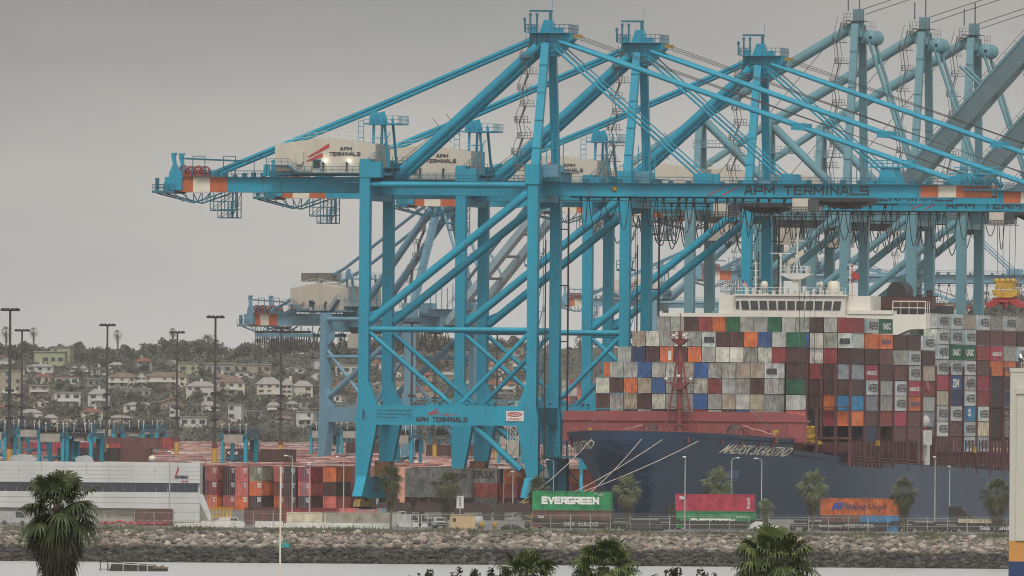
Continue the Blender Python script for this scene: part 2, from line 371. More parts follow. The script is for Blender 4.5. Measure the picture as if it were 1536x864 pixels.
tag(b.build("riprap_rocks", attr_mat("riprap_stone", .9, var=.3, scale=1.5, wet=2.6)), "rough riprap boulders lining the far waterline, dark below the tide mark", "rocks", kind="stuff")

# grass strip on top of the bank
b = MB(); random.seed(9)
for i in range(9000):
    x = random.uniform(-98, 92); y = random.uniform(2716.5, 2721); z = 4.2+(y-2716.5)/4.5*.8
    clump = .5+.5*sin(x*.4+2*sin(x*.11)); h = random.uniform(.15, .55)*(.5+clump); d = random.uniform(-.25, .25); w = random.uniform(.05, .12)
    g = random.uniform(.6, 1.3); c = random.choice(((.10,.10,.055), (.13,.115,.07), (.07,.075,.04), (.16,.14,.09)))
    b.add([(x-w, y, z), (x+w, y, z), (x+d, y+.05, z+h)], [(0,1,2)], 0, False, tuple(q*g for q in c))
for i in range(70):
    x = random.uniform(-98, 92); y = random.uniform(2717, 2720)
    for j in range(40):
        q = Vector((x+random.gauss(0,.9), y+random.gauss(0,.4), 4.7+abs(random.gauss(0,.28)))); s = random.uniform(.08, .2); a = random.uniform(0, 6)
        g = random.uniform(.6, 1.2)
        b.add([q+Vector((cos(a)*s, sin(a)*s, -s*.4)), q+Vector((-cos(a)*s, -sin(a)*s, -s*.3)), q+Vector((0, 0, s))], [(0,1,2)], 0, False, (.085*g, .085*g, .05*g))
tag(b.build("bank_grass", attr_mat("dry_grass", .95, var=.3)), "dry dark weeds along the top of the rock bank", "grass", kind="stuff")
# ---------------------------------------------------------------- ship-to-shore cranes
CY_A = 9.65
def pipe_rail(b, x0, x1, y, z, m=0): b.rail([(x0, y, z), (x1, y, z)], 1.1, 2.5, .04, m)

def make_crane(label, kind, M, a=None, trolley_x=82.0, detail=True, number=None, group="ship-to-shore gantry cranes on the quay", loc=None, rotz=RZ, bz=0.0, tail=-36.0):
    """kind A: boom down, twin stays.  B: boom raised, one big tube.  C: boom raised, twin stays, lower boom"""
    blue, dark, band, beige = M['main'], M['dark'], [M['main'], M['orange'], M['cream']], M['house']
    r = thing("gantry_crane", label, "crane", loc, rotz, group)
    BZ = 57.0 + bz                 # boom centre height
    rc = RC = 30.48
    YF, YR = 0.0, 19.3
    # legs
    def leg(lx, s, y):
        b = MB(); x = lambda d: lx + s*d; top = BZ+(5.2 if (s > 0) else 2.6)
        if kind != 'A': top = BZ+2.2
        b.prism([(x(-1.3), 5.2), (x(.6), 5.2), (x(2.5), 15), (x(2.5), 18.5), (x(.9), 22.6), (x(.9), top), (x(-.92), top), (x(-.92), 18.5), (x(-1.3), 16)], 'y', y-1, y+1)
        if s > 0 and kind == 'A': b.box(-1.0, 2.9, y-1.15, y+1.15, BZ+1.9, BZ+4.7)
        for z in [q for q in (30.5, 38, 46, 52) if q < top-2]: b.box(x(-.96), x(.94), y-1.04, y+1.04, z-.09, z+.09)
        return b.build("leg", blue, r)
    for y in (YF, YR):
        leg(0, 1, y); leg(RC, -1, y)
        b = MB(); b.box(2.4, RC-2.4, y-.94, y+.94, 15, 18.5); b.rail([(2.6, y-.9, 18.5), (RC-2.6, y-.9, 18.5)], 1.1, 2.4, .045, 0)
        b.box(11.6, 18.6, y-.98, y+.98, 18.5, 18.8)
        pb = b.build("portal_beam", blue, r)
        if y == YF and detail:
            b = MB()
            if number: b.text(number, (-.05, -1.02, 15.95), (1,0,0), (0,0,1), .34, 1.7, 0, .0)
            for i, (s1, s2, s3) in enumerate((("S.W.L. Under Spreader", "Single-Lift", "50LT"), ("S.W.L. Under Spreader", "Twin-Lift", "65LT"), ("S.W.L. Under Cargo Beam", "", "100LT"))):
                z = 17.35-i*.62
                b.text(s1, (2.6, -.97, z), (1,0,0), (0,0,1), 3.7, .42, 0, .02)
                if s2: b.text(s2, (6.4, -.97, z), (1,0,0), (0,0,1), 1.6, .42, 0, .02)
                b.text(s3, (8.1, -.97, z), (1,0,0), (0,0,1), .8, .42, 0, .02)
            b.text("APM TERMINALS", (9.7, -.97, 15.55), (1,0,0), (0,0,1), 9.2, .95, 0, -.22)
            b.build("lettering", M['ink'], pb)
            b = MB()
            for k in range(3): b.prism([(11.6+k*.35, 16.9), (12.0+k*.4, 16.9), (13.6+k*.15, 17.95-k*.3), (13.3+k*.15, 17.95-k*.3)], 'y', -.99, -.955)
            b.text("Romanzon", (13.2, -.97, 16.75), (1,0,0), (0,0,1), 3.9, .5, 0, 0)
            b.build("emblem", M['red'], pb)
            b = MB(); b.box(26.0, 29.2, -1.12, -1.03, 15.85, 17.65); pl = b.build("maker_plate", M['white'], pb)
            b = MB(); vs = [(27.6+1.35*cos(t), -1.15, 17.05+.42*sin(t)) for t in np.linspace(0, 2*pi, 24, False)]; vi = [(27.6+1.12*cos(t), -1.15, 17.05+.27*sin(t)) for t in np.linspace(0, 2*pi, 24, False)]
            b.add(vs+vi, [(i, (i+1) % 24, 24+(i+1) % 24, 24+i) for i in range(24)]); b.text("ZPMC", (26.7, -1.16, 16.88), (1,0,0), (0,0,1), 1.8, .36, 0, .03)
            b.text("上海振华重工", (26.3, -1.16, 16.0), (1,0,0), (0,0,1), 2.6, .4, 0, .01); b.build("plate_lettering", M['red'], pb)
    # pipes
    zm = 32 if kind != 'C' else 30
    for y in (YF, YR):
        b = MB(); b.tube((.8, y, zm), (RC-.8, y, zm), .46, 0, 12); b.build("tie_tube", blue, r); b = MB(); b.tube((.9, y, 57.7+bz), (RC-.9, y, 57.7+bz), .5, 0, 12); b.build("tie_tube", blue, r)
        b = MB(); b.tube((1.0, y, 33.4 if kind != 'C' else 20.5), (RC-1.0, y, 56.3+bz), .74, 0, 14); b.prism([(.85, 32.4), (3.0, 34.2), (3.0, 35.8), (.85, 34.9)], 'y', y-.25, y+.25)
        b.prism([(RC-.85, 54.0+bz), (RC-.85, 57.6+bz), (RC-3.2, 55.6+bz), (RC-3, 53.6+bz)], 'y', y-.25, y+.25); b.build("diagonal_brace", blue, r)
        for q, (p1, p2) in enumerate((((.9, y, 31.4), (15.9, y, 18.7)), ((RC-.9, y, 31.2), (17.4, y, 18.7)))):
            b = MB(); b.tube(p1, p2, .42, 0, 10); b.build("lower_brace", blue, r)
        b = MB(); b.tube((19.8, y, 15.1), (RC-2.0, y, 7.2), .6, 0, 12); b.build("lower_brace", blue, r)
    for x in (0, RC):
        b = MB(); b.prism([(-1.2, 5.8), (20.5, 5.8), (24.3, 2.3), (18, 1.9), (1.3, 1.9), (-4.9, 2.3)], 'x', x-1.0, x+.75); sb = b.build("sill_beam", blue, r)
        if detail:
            b = MB(); b.text("HC1" if x == 0 else "HC2", (x+.8, 5.5, 3.2), (0,1,0), (0,0,1), 4.2, .9, 0, .03); b.build("lettering", M['red'], sb)
        for y in (-3.4, 2.6, 16.7, 22.7):
            b = MB(); b.prism([(y-2.4, .5), (y+2.4, .5), (y+1.9, 1.3), (y+.5, 2.1), (y-.5, 2.1), (y-1.9, 1.3)], 'x', x-.6, x+.6); bo = b.build("bogie", mat('bogie_ochre', (.26, .165, .04), .7, .35, 1), r)
            for k in (-1.7, -.6, .6, 1.7):
                b = MB(); b.tube((x-.45, y+k, .1), (x+.45, y+k, .1), .42, 0, 12); b.build("wheel", M['black'], bo)
        b = MB(); b.box(x-.8, x+.8, 1.0, 18.3, 15.2, 18.2); b.build("cross_beam", blue, r); b = MB(); b.box(x-.75, x+.75, 1.0, 18.3, BZ-2.2, BZ+1.3); b.build("cross_beam", blue, r)
    if detail:      # checker platform beside the landside sill and cable reel tower
        b = MB(); b.box(1.2, 3.6, 4, 7.5, 5.9, 8.3); [b.box(1.1, 3.7, 3.9+.42*k, 4.02+.42*k, 5.8, 8.5) for k in range(9)]; b.build("checker_cage", M['rust'], r)
        b = MB(); b.box(24.5, 26.3, 8, 10.0, 9.7, 12.5, 0); bo = b.build("stair_cabin", M['cream'], r)
        b = MB()
        for y in (7.9, 10.1):
            for k in range(3): b.beam((24.4, y, 6+k*3), (26.4, y, 9+k*3), .1, .1); b.beam((24.4, y, 9+k*3), (26.4, y, 6+k*3), .1, .1)
            for x in (24.4, 26.4): b.beam((x, y, 9), (x, y, 15.1), .14)
        b.build("stair_frame", M['white'], r)
        b = MB()                                             # access stair on the waterside leg
        for k in range(9):
            z = 4+k*5.2; b.box(RC-.3, RC+1.5, 1.25, 2.6, z, z+.12); b.rail([(RC+1.5, 1.2, z), (RC+1.5, 2.6, z)], 1, .7, .04); b.beam((RC, 1.8, z+.1), (RC+1.2, 2.2, z+5.2), .5, .1)
        for x, y in ((RC+1.6, 1.2), (RC+1.6, 2.7)): b.beam((x, y, 2), (x, y, 52), .1)
        b.build("leg_stair", dark, r)
        b = MB(); b.box(RC-1.2, RC+5.2, 14.2, 20.5, 9.4, 9.7); b.rail([(RC-1.2, 14.2, 9.7), (RC+5.2, 14.2, 9.7), (RC+5.2, 20.5, 9.7)], 1.6, .5, .05); b.beam((RC+1, 18.6, 9.3), (RC+4.6, 18.6, 5), .3); b.box(RC+.9, RC+2.6, 17.6, 20, 2, 9.3); b.build("service_platform", dark, r)
        b = MB(); b.tube((RC+2.3, YR, 9), (RC+2.3, YR, BZ-3), .17, 0, 8); [b.box(RC+.7, RC+2.3, YR-.1, YR+.1, z, z+.2) for z in (20, 30, 40, 50)]; b.build("cable_guide", M['black'], r)
        b = MB(); b.tube((RC+2.2, YF+.2, 9), (RC+2.2, YF+.2, 48), .13, 0, 8); b.build("cable_guide", M['black'], r)
        for y, z in ((7.4, 45.5), (12, 45.5)):
            b = MB(); b.box(RC-2.9, RC-.9, y-1.2, y+1.2, 43.3, 43.7); b.rail([(RC-2.9, y-1.2, 43.7), (RC-.9, y-1.2, 43.7)], 1.5, .6, .06); b.build("leg_platform", dark, r)
        for x in (0, RC):
            for z in (16.9,):
                b = MB(); [b.lathe([(0, 0), (.22, .05), (.22, .35), (0, .4)], (x+d, -1.2, 18.7), 0, 8) for d in (3.5, 9.5, 14, 24)]; b.build("floodlight", M['black'], r)

    # girders
    GY = (6.65, 12.65)
    xe = 113.0 if kind == 'A' else 36.0
    xt = tail
    for gy in GY:
        b = MB(); zt = BZ+2.0; zb = BZ-.75
        s = [(xt, xt+3.1, 1), (xt+3.1, xt+6.2, 2), (xt+6.2, xt+9.3, 1), (xt+9.3, -1.2, 0)]
        for x0, x1, m in s: b.box(x0, x1, gy-.55, gy+.55, zb, zt, m)
        b.box(-1.2, 34, gy-.55, gy+.55, BZ-1.1, BZ+1.35, 0)
        if kind == 'A':
            z0, z1 = BZ-1.0, BZ+1.12
            for x0, x1, m in ((34, 99, 0), (99, 102.2, 1), (102.2, 105.4, 2), (105.4, 111.6, 1)): b.box(x0, x1, gy-.5, gy+.5, z0, z1, m)
            b.box(34, 105, gy-.62, gy+.62, z0-.12, z0-.01, 0); b.box(34, 105, gy-.6, gy+.6, z1+.01, z1+.12, 0)
            for x in range(38, 98, 6): b.box(x-.05, x+.05, gy-.53, gy+.53, z0+.05, z1-.05, 0)
        gd = b.build("boom_girder", band, r)
        if kind == 'A' and gy == GY[0]:
            b = MB(); b.text("APM TERMINALS", (67.4, gy-.56, BZ-.72), (1,0,0), (0,0,1), 22.2, 1.6, 0, -.2); b.build("lettering", M['ink'], gd)
            b = MB()
            for d in (0, 2.4): b.prism([(60.6+d, BZ-.85), (61.1+d, BZ-.85), (64.4+d, BZ+1.0), (64.2+d, BZ+1.0)], 'y', gy-.56, gy-.53)
            b.build("emblem", M['red'], gd)
            b = MB()
            for xx in (43.8,):
                b.lathe([(0, gy-.75), (.5, gy-.7), (.5, gy-.5), (0, gy-.45)], (xx, 0, BZ+.2), 0, 14, axis='y')
            b.build("warning_beacon", M['yellow'], gd)
    b = MB()
    for x in (xt+.5, -16, -.0, 14, 33): b.box(x-.4, x+.4, GY[0]+.5, GY[1]-.5, BZ-.5, BZ+1.2)
    if kind == 'A':
        for x in (45, 60, 75, 90, 104, 111): b.box(x-.4, x+.4, GY[0]+.45, GY[1]-.45, BZ-.6, BZ+.7)
    b.build("girder_tie", blue, r)
    # tail end: platform, horns, sheaves, service crane rail, truss and basket
    t = xt
    b = MB(); b.box(t-4.1, t, 5, 14.3, BZ-1.0, BZ-.55); b.rail([(t-4.1, 5, BZ-.55), (t, 5, BZ-.55)], 1.1, 1, .05); b.rail([(t-4.1, 5, BZ-.55), (t-4.1, 14.3, BZ-.55)], 1.1, 1.5, .05); b.box(t-3.6, t-3.0, 5.2, 5.8, BZ-.5, BZ+1.7); b.box(t-2.2, t-.3, 6, 9, BZ-.5, BZ+1.0)
    b.build("tail_platform", dark, r)
    for y in (5.9, 12.0):
        b = MB(); b.prism([(t-1.2, BZ+1.8), (t+1.4, BZ+1.8), (t+1.0, BZ+2.8), (t+.1, BZ+4.2), (t-.1, BZ+5.4), (t+.2, BZ+6.2), (t-.8, BZ+6.2), (t-.8, BZ+5.4), (t-.5, BZ+4.2), (t-1.2, BZ+2.6)], 'y', y-.3, y+.3); b.box(t-1.9, t+1.2, y-.6, y+.6, BZ-.5, BZ+1.9); b.build("sheave_bracket", blue, r)
        b = MB(); b.prism([(-20.2, BZ+2.1), (-18.6, BZ+2.1), (-18.8, BZ+3.2), (-19.0, BZ+4.2), (-19.9, BZ+4.2), (-19.9, BZ+3.2)], 'y', y-.4, y+.4); b.build("sheave_bracket", blue, r)
    b = MB()
    for k in range(7):
        x = t+1.6+(k % 4)*1.25; y = 6.1+(k//4)*5; z = BZ+3.0-.1*(k % 2)
        b.lathe([(.72, y-.16), (.98, y-.16), (1.0, y+.16), (.72, y+.16), (.72, y-.16)], (x, 0, z), 0, 14, axis='y'); [b.beam((x-.75*cos(a_), y, z-.75*sin(a_)), (x+.75*cos(a_), y, z+.75*sin(a_)), .12) for a_ in (.4, 1.45, 2.5)]
        b.box(x-.12, x+.12, y-.4, y+.4, BZ+1.9, z+.2)
    b.box(t+1, t+6.4, 5.6, 6.0, BZ+1.95, BZ+2.4); b.build("rope_sheaves", M['sheave'], r)
    b = MB(); b.beam((t+1, 5.4, BZ+5.2), (-22, 5.4, BZ+4.7), .22, .32)
    for k in range(4):
        for d in (0, 2.2):
            b.beam((t+5.4+k*5.6-d, 5.4, BZ+2), (t+5.4+k*5.6-d, 5.4, BZ+5.6), .13)
        b.beam((t+5.4+k*5.6-2.2, 5.4, BZ+5.6), (t+5.4+k*5.6, 5.4, BZ+5.6), .13)
    b.build("service_crane_rail", dark, r)
    for y in (6.2, 13):
        b = MB(); b.beam((t-3.5, y, BZ-1), (t+3.2, y, BZ-2.7), .25); b.beam((t+3.2, y, BZ-2.7), (t+8.5, y, BZ-.9), .25)
        for x in (t-.5, t+1.6, t+3.2, t+4.6, t+6.2): b.beam((x, y, BZ-.9), (t+3.2+(x-t-3.2)*.5, y, BZ-2.5), .15)
        b.build("tail_truss", dark, r)
    b = MB(); bx = t+6.4
    for x0, x1, z0, z1 in ((bx, bx+4.0, BZ-4.0, BZ-.8), (bx+1.4, bx+5.0, BZ-5.3, BZ-2.4), (bx+3.4, bx+5.0, BZ-5.3, BZ-.8)):
        for y in (5.6, 8.4):
            for x in np.linspace(x0, x1, 3): b.beam((x, y, z0), (x, y, z1), .14)
            for z in (z0, (z0+z1)/2): b.beam((x0, y, z), (x1, y, z), .13)
            b.beam((x0, y, z0), (x1, y, z1), .1)
        b.box(x0, x1, 5.6, 8.4, z0-.12, z0)
    b.build("maintenance_basket", dark, r)
    # walkways along the girder
    for y in (5.6, 13.7):
        b = MB(); pipe_rail(b, t+6, -18, y, BZ+2.0); b.box(t+4, -17, y-.35, y+.35, BZ+1.93, BZ+1.98)
        if y < 9: [b.box(x, x+.7, 5.7, 6.6, BZ+2.0, BZ+2.0+.3+.5*abs(sin(x*7))) for x in np.arange(t+7, -19, 1.7)]
        b.build("walkway", dark, r)
        b = MB(); pipe_rail(b, 4, 34, y, BZ+1.4); b.box(2, 34, y-.4, y+.4, BZ+1.36, BZ+1.42); b.build("walkway", dark, r)
        if kind == 'A':
            b = MB(); pipe_rail(b, 36, 112, y, BZ+1.25); b.box(35, 112, y-.4, y+.4, BZ+1.15, BZ+1.22)
            if y < 9: [b.box(x, x+.8+.6*sin(x), 6.2, 7.1, BZ+1.2, BZ+1.5+.5*abs(sin(x*5))) for x in np.arange(38, 110, 3.1)]
            b.build("walkway", dark, r)
    # machinery house on the backreach
    hx0, hx1 = -17.4, .9
    b = MB(); b.box(hx0-1.0, hx1+3, 3.3, 16.2, BZ+2.3, BZ+2.75); b.box(hx0, hx0+7, 3.6, 16, BZ+2.75, BZ+3.1)
    b.rail([(hx0-1, 2.5, BZ+4.1), (hx0+2.6, 2.5, BZ+4.1), (hx0+4.4, 2.5, BZ+2.75), (hx1-2.6, 2.5, BZ+2.75), (hx1, 2.5, BZ+5.3), (hx1+1.4, 2.5, BZ+5.3)], 1.1, 1.2, .045)
    b.box(hx0-1, hx0+2.6, 2.4, 3.6, BZ+3.9, BZ+4.1); b.box(hx0+4.2, hx1-2.4, 2.4, 3.6, BZ+2.6, BZ+2.75); b.prism([(hx0+2.6, BZ+4.1), (hx0+4.4, BZ+2.75), (hx0+4.4, BZ+2.45), (hx0+2.6, BZ+3.8)], 'y', 2.4, 3.5)
    b.prism([(hx1-2.6, BZ+2.75), (hx1, BZ+5.3), (hx1, BZ+5.0), (hx1-2.6, BZ+2.45)], 'y', 2.4, 3.5)
    b.build("house_deck", dark, r)
    b = MB(); b.prism([(hx0, BZ+2.77), (hx1, BZ+2.77), (hx1, BZ+7.9), (hx0+9.2, BZ+9.0), (hx0, BZ+7.8)], 'y', 3.6, 15.8)
    b.box(hx0+3.9, hx0+5.3, 3.0, 3.6, BZ+4.6, BZ+6.5); b.box(hx0+4.1, hx0+5.1, 2.95, 3.3, BZ+4.2, BZ+4.6)
    ho = b.build("machinery_house", beige, r)
    b = MB(); pts = [(hx0, 3.7, BZ+7.7), (hx0+9, 3.7, BZ+8.9), (hx1, 3.7, BZ+7.9)]; b.rail(pts, 1.2, 1.6, .035); b.rail([(p[0], 15.7, p[2]) for p in pts], 1.2, 1.6, .035); b.build("roof_railing", M['white'], ho)
    b = MB(); b.box(hx0+7.1, hx0+8.2, 3.52, 3.58, BZ+3.6, BZ+4.9); b.build("window", M['black'], ho)
    b = MB(); b.box(hx0+6.9, hx0+7.1, 3.45, 3.6, BZ+3.5, BZ+5.1); b.box(hx0+6.9, hx0+8.4, 3.45, 3.6, BZ+4.9, BZ+5.1); b.box(hx0+8.35, hx0+8.45, 3.45, 3.6, BZ+2.8, BZ+5.1); b.build("door_frame", dark, ho)
    for x in (hx0+8.9, hx0+13.2):
        b = MB(); b.box(x-.18, x+.18, 3.2, 3.55, BZ+4.3, BZ+4.75, 0); b.box(x-.12, x+.12, 3.0, 3.3, BZ+3.0, BZ+4.3, 0); wl = b.build("wall_lamp", M['black'], ho)
        if number == "1":
            b = MB(); b.lathe([(0, -.15), (.14, -.08), (.14, .08), (0, .15)], (x+.28, 3.25, BZ+4.75), 0, 8); b.build("bulb", M['lamp'], wl)
            ld = bpy.data.lights.new("lamp_light", 'POINT'); ld.energy = 22; ld.color = (1, .95, .82); ld.shadow_soft_size = .15
            lo = bpy.data.objects.new("lamp_light", ld); COL.objects.link(lo); lo.parent = wl; lo.location = (x+.3, 2.95, BZ+4.9)
    if kind in 'A':
        b = MB()
        for (x0, z0, x1, z1) in ((6.0, 5.75, 9.9, 8.0), (5.7, 5.0, 8.7, 6.3)):
            b.prism([(hx0+x0, BZ+z0-.15), (hx0+x0+.3, BZ+z0-.25), (hx0+x1, BZ+z1-.75), (hx0+x1, BZ+z1)], 'y', 3.5, 3.57)
        b.build("emblem", M['red'], ho)
        b = MB(); b.text("APM", (hx0+11.9, 3.52, BZ+6.7), (1,0,0), (0,0,1), 2.1, .66, 0, -.22); b.text("TERMINALS", (hx0+10.0, 3.52, BZ+5.75), (1,0,0), (0,0,1), 5.5, .7, 0, -.22); b.build("lettering", M['ink'], ho)
    if kind == 'C':
        b = MB(); b.box(hx0+1, hx0+6, 6, 9, BZ+9.4, BZ+11.4); b.box(hx0+7, hx0+12, 6, 9, BZ+9.4, BZ+11.4); b.build("roof_unit", mat('roof_unit_grey', (.16, .15, .13), .7, .3, .6), ho)
    # stay mast over the landside legs
    if kind != 'B':
        b = MB(); zt = 69.0 if kind == 'A' else BZ+10.5
        for x, y in ((-.3, 6.2), (3.0, 6.2), (-.3, 13.1), (3.0, 13.1)): b.beam((x, y, BZ+1.3), (x*.55+.2, y, zt+.6), .42, .36)
        b.box(-1.6, 4.6, 5.3, 14, zt-.6, zt-.35); b.rail([(-1.6, 5.3, zt-.35), (4.6, 5.3, zt-.35), (4.6, 14, zt-.35)], 1.3, 1, .05)
        for y in (6.65, 12.65): b.prism([(-1.0, zt-.4), (1.2, zt-.4), (.5, zt+1.9), (-.6, zt+1.6)], 'y', y-.12, y+.12)
        b.beam((0, 6.2, BZ+4), (3, 6.2, zt-2), .15); b.beam((.1, 6.2, zt-3), (2, 6.2, zt-3), .15)
        for k in range(8): b.lathe([(.5, 0), (.5, .1)], (-2.2, 5.6, BZ+5+k*1.0), 0, 8); b.beam((1.6, 5.5, BZ+5+k), (2.4, 5.5, BZ+5+k), .07)
        for d in (-2.7, -1.7, 1.6, 2.4): b.beam((d, 5.5, BZ+2), (d, 5.5, zt), .1)
        b.build("stay_mast", blue, r)
        b = MB(); b.box(-1.2, 3.9, 6, 13.4, BZ+1.5, BZ+3.6); b.box(-2.4, 5, 4.6, 14.6, BZ+3.6, BZ+3.75); [b.beam((-2+k*1.3, 4.6, BZ+1.4), (-1.4+k*1.3, 4.6, BZ+3.6), .12) for k in range(5)]; b.rail([(-2.4, 4.5, BZ+4.4), (6.5, 4.5, BZ+4.4)], 1.2, .9, .05); b.box(-3.6, -.9, -1.2, 1.0, BZ+.9, BZ+1.1); b.rail([(-3.6, -1.2, BZ+1.1), (-.9, -1.2, BZ+1.1)], 1.2, .7, .05); b.build("mast_base", dark, r)
    # A-frame
    AX = 31.0
    if kind == 'B': az, ayf, ayr = 93.0, 6.2, 13.1
    elif kind == 'C': az, ayf, ayr = 64.5, 7.5, 11.8
    else: az, ayf, ayr = 82.9, 6.8, 12.5
    for y, ya in ((YF, ayf), (YR, ayr)):
        b = MB(); b.beam((RC, y, BZ+1.2), (AX, ya, az), 1.3, 1.4, 0, (1,0,0)); b.box(RC-1.4, RC+1.2, y-1.3, y+1.3, BZ+.9, BZ+4.4)
        for f in (.25, .45, .65, .85): q = Vector((RC, y, BZ+1.2)).lerp(Vector((AX, ya, az)), f); b.box(q.x-.74, q.x+.74, q.y-.84, q.y+.84, q.z-.1, q.z+.1)
        b.build("a_frame_leg", blue, r)
    b = MB(); b.box(RC-.4, RC+3.4, 3.0, 16.4, BZ+1.4, BZ+3.0); b.box(RC-2.2, RC+4.6, 1.6, 17.6, BZ+3.0, BZ+3.12); b.rail([(RC-2.2, 1.6, BZ+3.1), (RC+4.6, 1.6, BZ+3.1)], 1.2, .8, .05); b.rail([(RC-2.2, 1.6, BZ+1.4), (RC+4.6, 1.6, BZ+1.4)], 1.2, 1, .05); [b.box(RC-2+k*.9, RC-1.4+k*.9, 2.2, 3, BZ+3.1, BZ+3.5+.9*abs(sin(k*2.3))) for k in range(7)]; [b.beam((RC+k*.8, 6+k, BZ+3.1), (RC+k*.8, 6+k, BZ+8+k % 3), .16) for k in range(5)]; b.build("hinge_block", blue, r)
    b = MB(); b.box(RC+1.2, RC+4.0, 1.6, 4.6, BZ+2.2, BZ+4.4); b.build("hinge_cabinet", M['grey'], r)
    b = MB()
    for k in range(8):                                     # cage ladder and landings beside the front A-leg
        f = (k+.7)/8.6; q = Vector((RC, YF, BZ+1.2)).lerp(Vector((AX, ayf, az)), f); x = q.x-2.4-(k % 2)*.8
        b.box(x-1.1, x+1.6, q.y-.9, q.y+.9, q.z, q.z+.12); b.rail([(x-1.1, q.y-.9, q.z), (x+1.3, q.y-.9, q.z)], 1.1, .6, .05); b.rail([(x-1.1, q.y-.9, q.z), (x-1.1, q.y+.9, q.z)], 1.1, .9, .05)
        q2 = Vector((RC, YF, BZ+1.2)).lerp(Vector((AX, ayf, az)), f+1/8.6); x2 = q2.x-2.4-((k+1) % 2)*.8
        b.beam((x-.4, q.y, q.z), (x2-.4, q2.y, q2.z), .7, .1, 0, (1,0,0)); b.beam((x+.2, q.y, q.z+1), (x2+.2, q2.y, q2.z+1), .08); b.beam((x-1, q.y-.5, q.z+1), (x2-1, q2.y-.5, q2.z+1), .08)
    b.build("ladder_landings", M['ladder'], r)
    if kind != 'B':
        b = MB(); z = az-82.9
        b.prism([(28.6, 80.9+z), (32.4, 80.7+z), (35.6, 83.7+z), (35.6, 84.7+z), (28.0, 84.7+z), (27.7, 83.2+z)], 'y', 7.2, 12.1)
        b.prism([(29.3, 84.7+z), (32.3, 84.7+z), (31.6, 87.2+z), (30.2, 87.2+z)], 'y', 8.8, 10.6); b.box(28.2, 29.2, 7, 8, 84.9+z, 86.0+z); b.box(32.6, 33.8, 7, 8.4, 84.9+z, 85.8+z)
        b.box(27.6, 35.4, 5.6, 13.7, 84.75+z, 84.9+z)
        for q in range(3): b.box(28.2+q*.1, 32.9-q*.1, 6.9-q*.06, 12.4+q*.06, 81.4+z+q*1.0, 81.55+z+q*1.0)
        ah = b.build("apex_head", blue, r)
        b = MB(); b.rail([(32.0, 5.6, 84.9+z), (35.4, 5.6, 84.9+z), (35.4, 13.7, 84.9+z)], 1.4, .8, .055); b.rail([(27.6, 5.6, 84.9+z), (30, 5.6, 84.9+z)], 1.4, .8, .055); b.rail([(27.6, 5.6, 84.9+z), (27.6, 13.7, 84.9+z)], 1.4, 1.2, .055); b.box(30.5, 31.2, 6.6, 6.9, 80.6+z, 84.7+z); b.box(28.9, 29.3, 6.6, 6.9, 80.6+z, 84.7+z); b.rail([(28, 6.2, 80.9+z), (33, 6.2, 80.9+z)], 1.1, .8, .05)
        for x, h in ((27.4, 2.6), (28.4, 3.4), (29.6, 3.4)): b.box(x-.14, x+.14, 5.5, 5.8, 84.9+z, 84.9+z+h); b.box(x-.22, x+.22, 5.45, 5.85, 84.3+z+h, 84.9+z+h)
        b.build("apex_railing", dark, ah)
        b = MB(); b.box(27.4, 31.6, 9.4, 9.8, 88.6+z, 88.95+z); b.box(31.0, 31.5, 9.3, 9.9, 87+z, 88.7+z); b.beam((31.6, 9.6, 89.4+z), (31.6, 9.6, 91+z), .06); b.build("jib_hoist", dark, ah)
        b = MB(); b.box(35.6, 37.0, 9, 10.3, 84.0+z, 84.6+z); b.build("boom_buffer", M['yellow'], ah)
    else:
        b = MB(); b.box(29.6, 32.2, 6.5, 12.8, 90.6, 92.0); b.box(30.0, 31.8, 8.6, 10.9, 92.0, 96.0); b.box(31.9, 34.2, 7.2, 12.2, 89.4, 91.4)
        for y in (6.8, 12.6): b.lathe([(.3, y-.5), (1.45, y-.4), (1.5, y), (1.45, y+.4), (.3, y+.5)], (33.9, 0, 90.4), 0, 14, axis='y')
        ah = b.build("apex_head", blue, r)
        b = MB(); b.box(28.6, 32.4, 7.2, 12.2, 93.6, 93.75); b.rail([(28.4, 7, 93.75), (32.4, 7, 93.75)], 1.3, .7, .055); b.rail([(28.4, 7, 92), (28.4, 12.2, 92)], 1.3, .8, .055); b.rail([(33.2, 8.5, 91.6), (34.4, 8.5, 91.6)], 1.9, .6, .055)
        for x, h in ((29.4, 3.4), (31.6, 4.6)): b.beam((x, 7, 95.5), (x, 7, 95.5+h), .25)
        b.build("apex_railing", M['ladder'], ah)
    # stays
    zk = 71.1+bz*.6 if kind == 'A' else BZ+12.6
    if kind != 'B':
        for gy in GY:
            b = MB(); b.tube((tail+5.3, gy, BZ+2.1), (-1.1, gy, zk), .37, 0, 12); b.tube((-1.1, gy, zk), (28.2, gy, az+.7), .37, 0, 12); b.prism([(tail+3.2, BZ+1.9), (tail+8.3, BZ+1.9), (tail+7.2, BZ+3.2), (tail+5.8, BZ+2.9)], 'y', gy-.3, gy+.3); b.build("backstay", blue, r)
            b = MB(); b.tube((3.8, gy, BZ+2.1), (29.5, gy, az-.5), .86, 0, 14); b.build("diagonal_strut", blue, r)
    else:
        b = MB(); b.tube((31, 9.65, 93.2), (0, 9.65, 75), .98, 0, 16); b.build("backstay", blue, r)
        b = MB(); b.tube((0, 9.65, 75), (tail+6, 9.65, BZ+2.4), .7, 0, 14); b.tube((0, 9.65, 75), (17, 9.65, BZ+1.5), .85, 0, 14); b.build("backstay", blue, r)
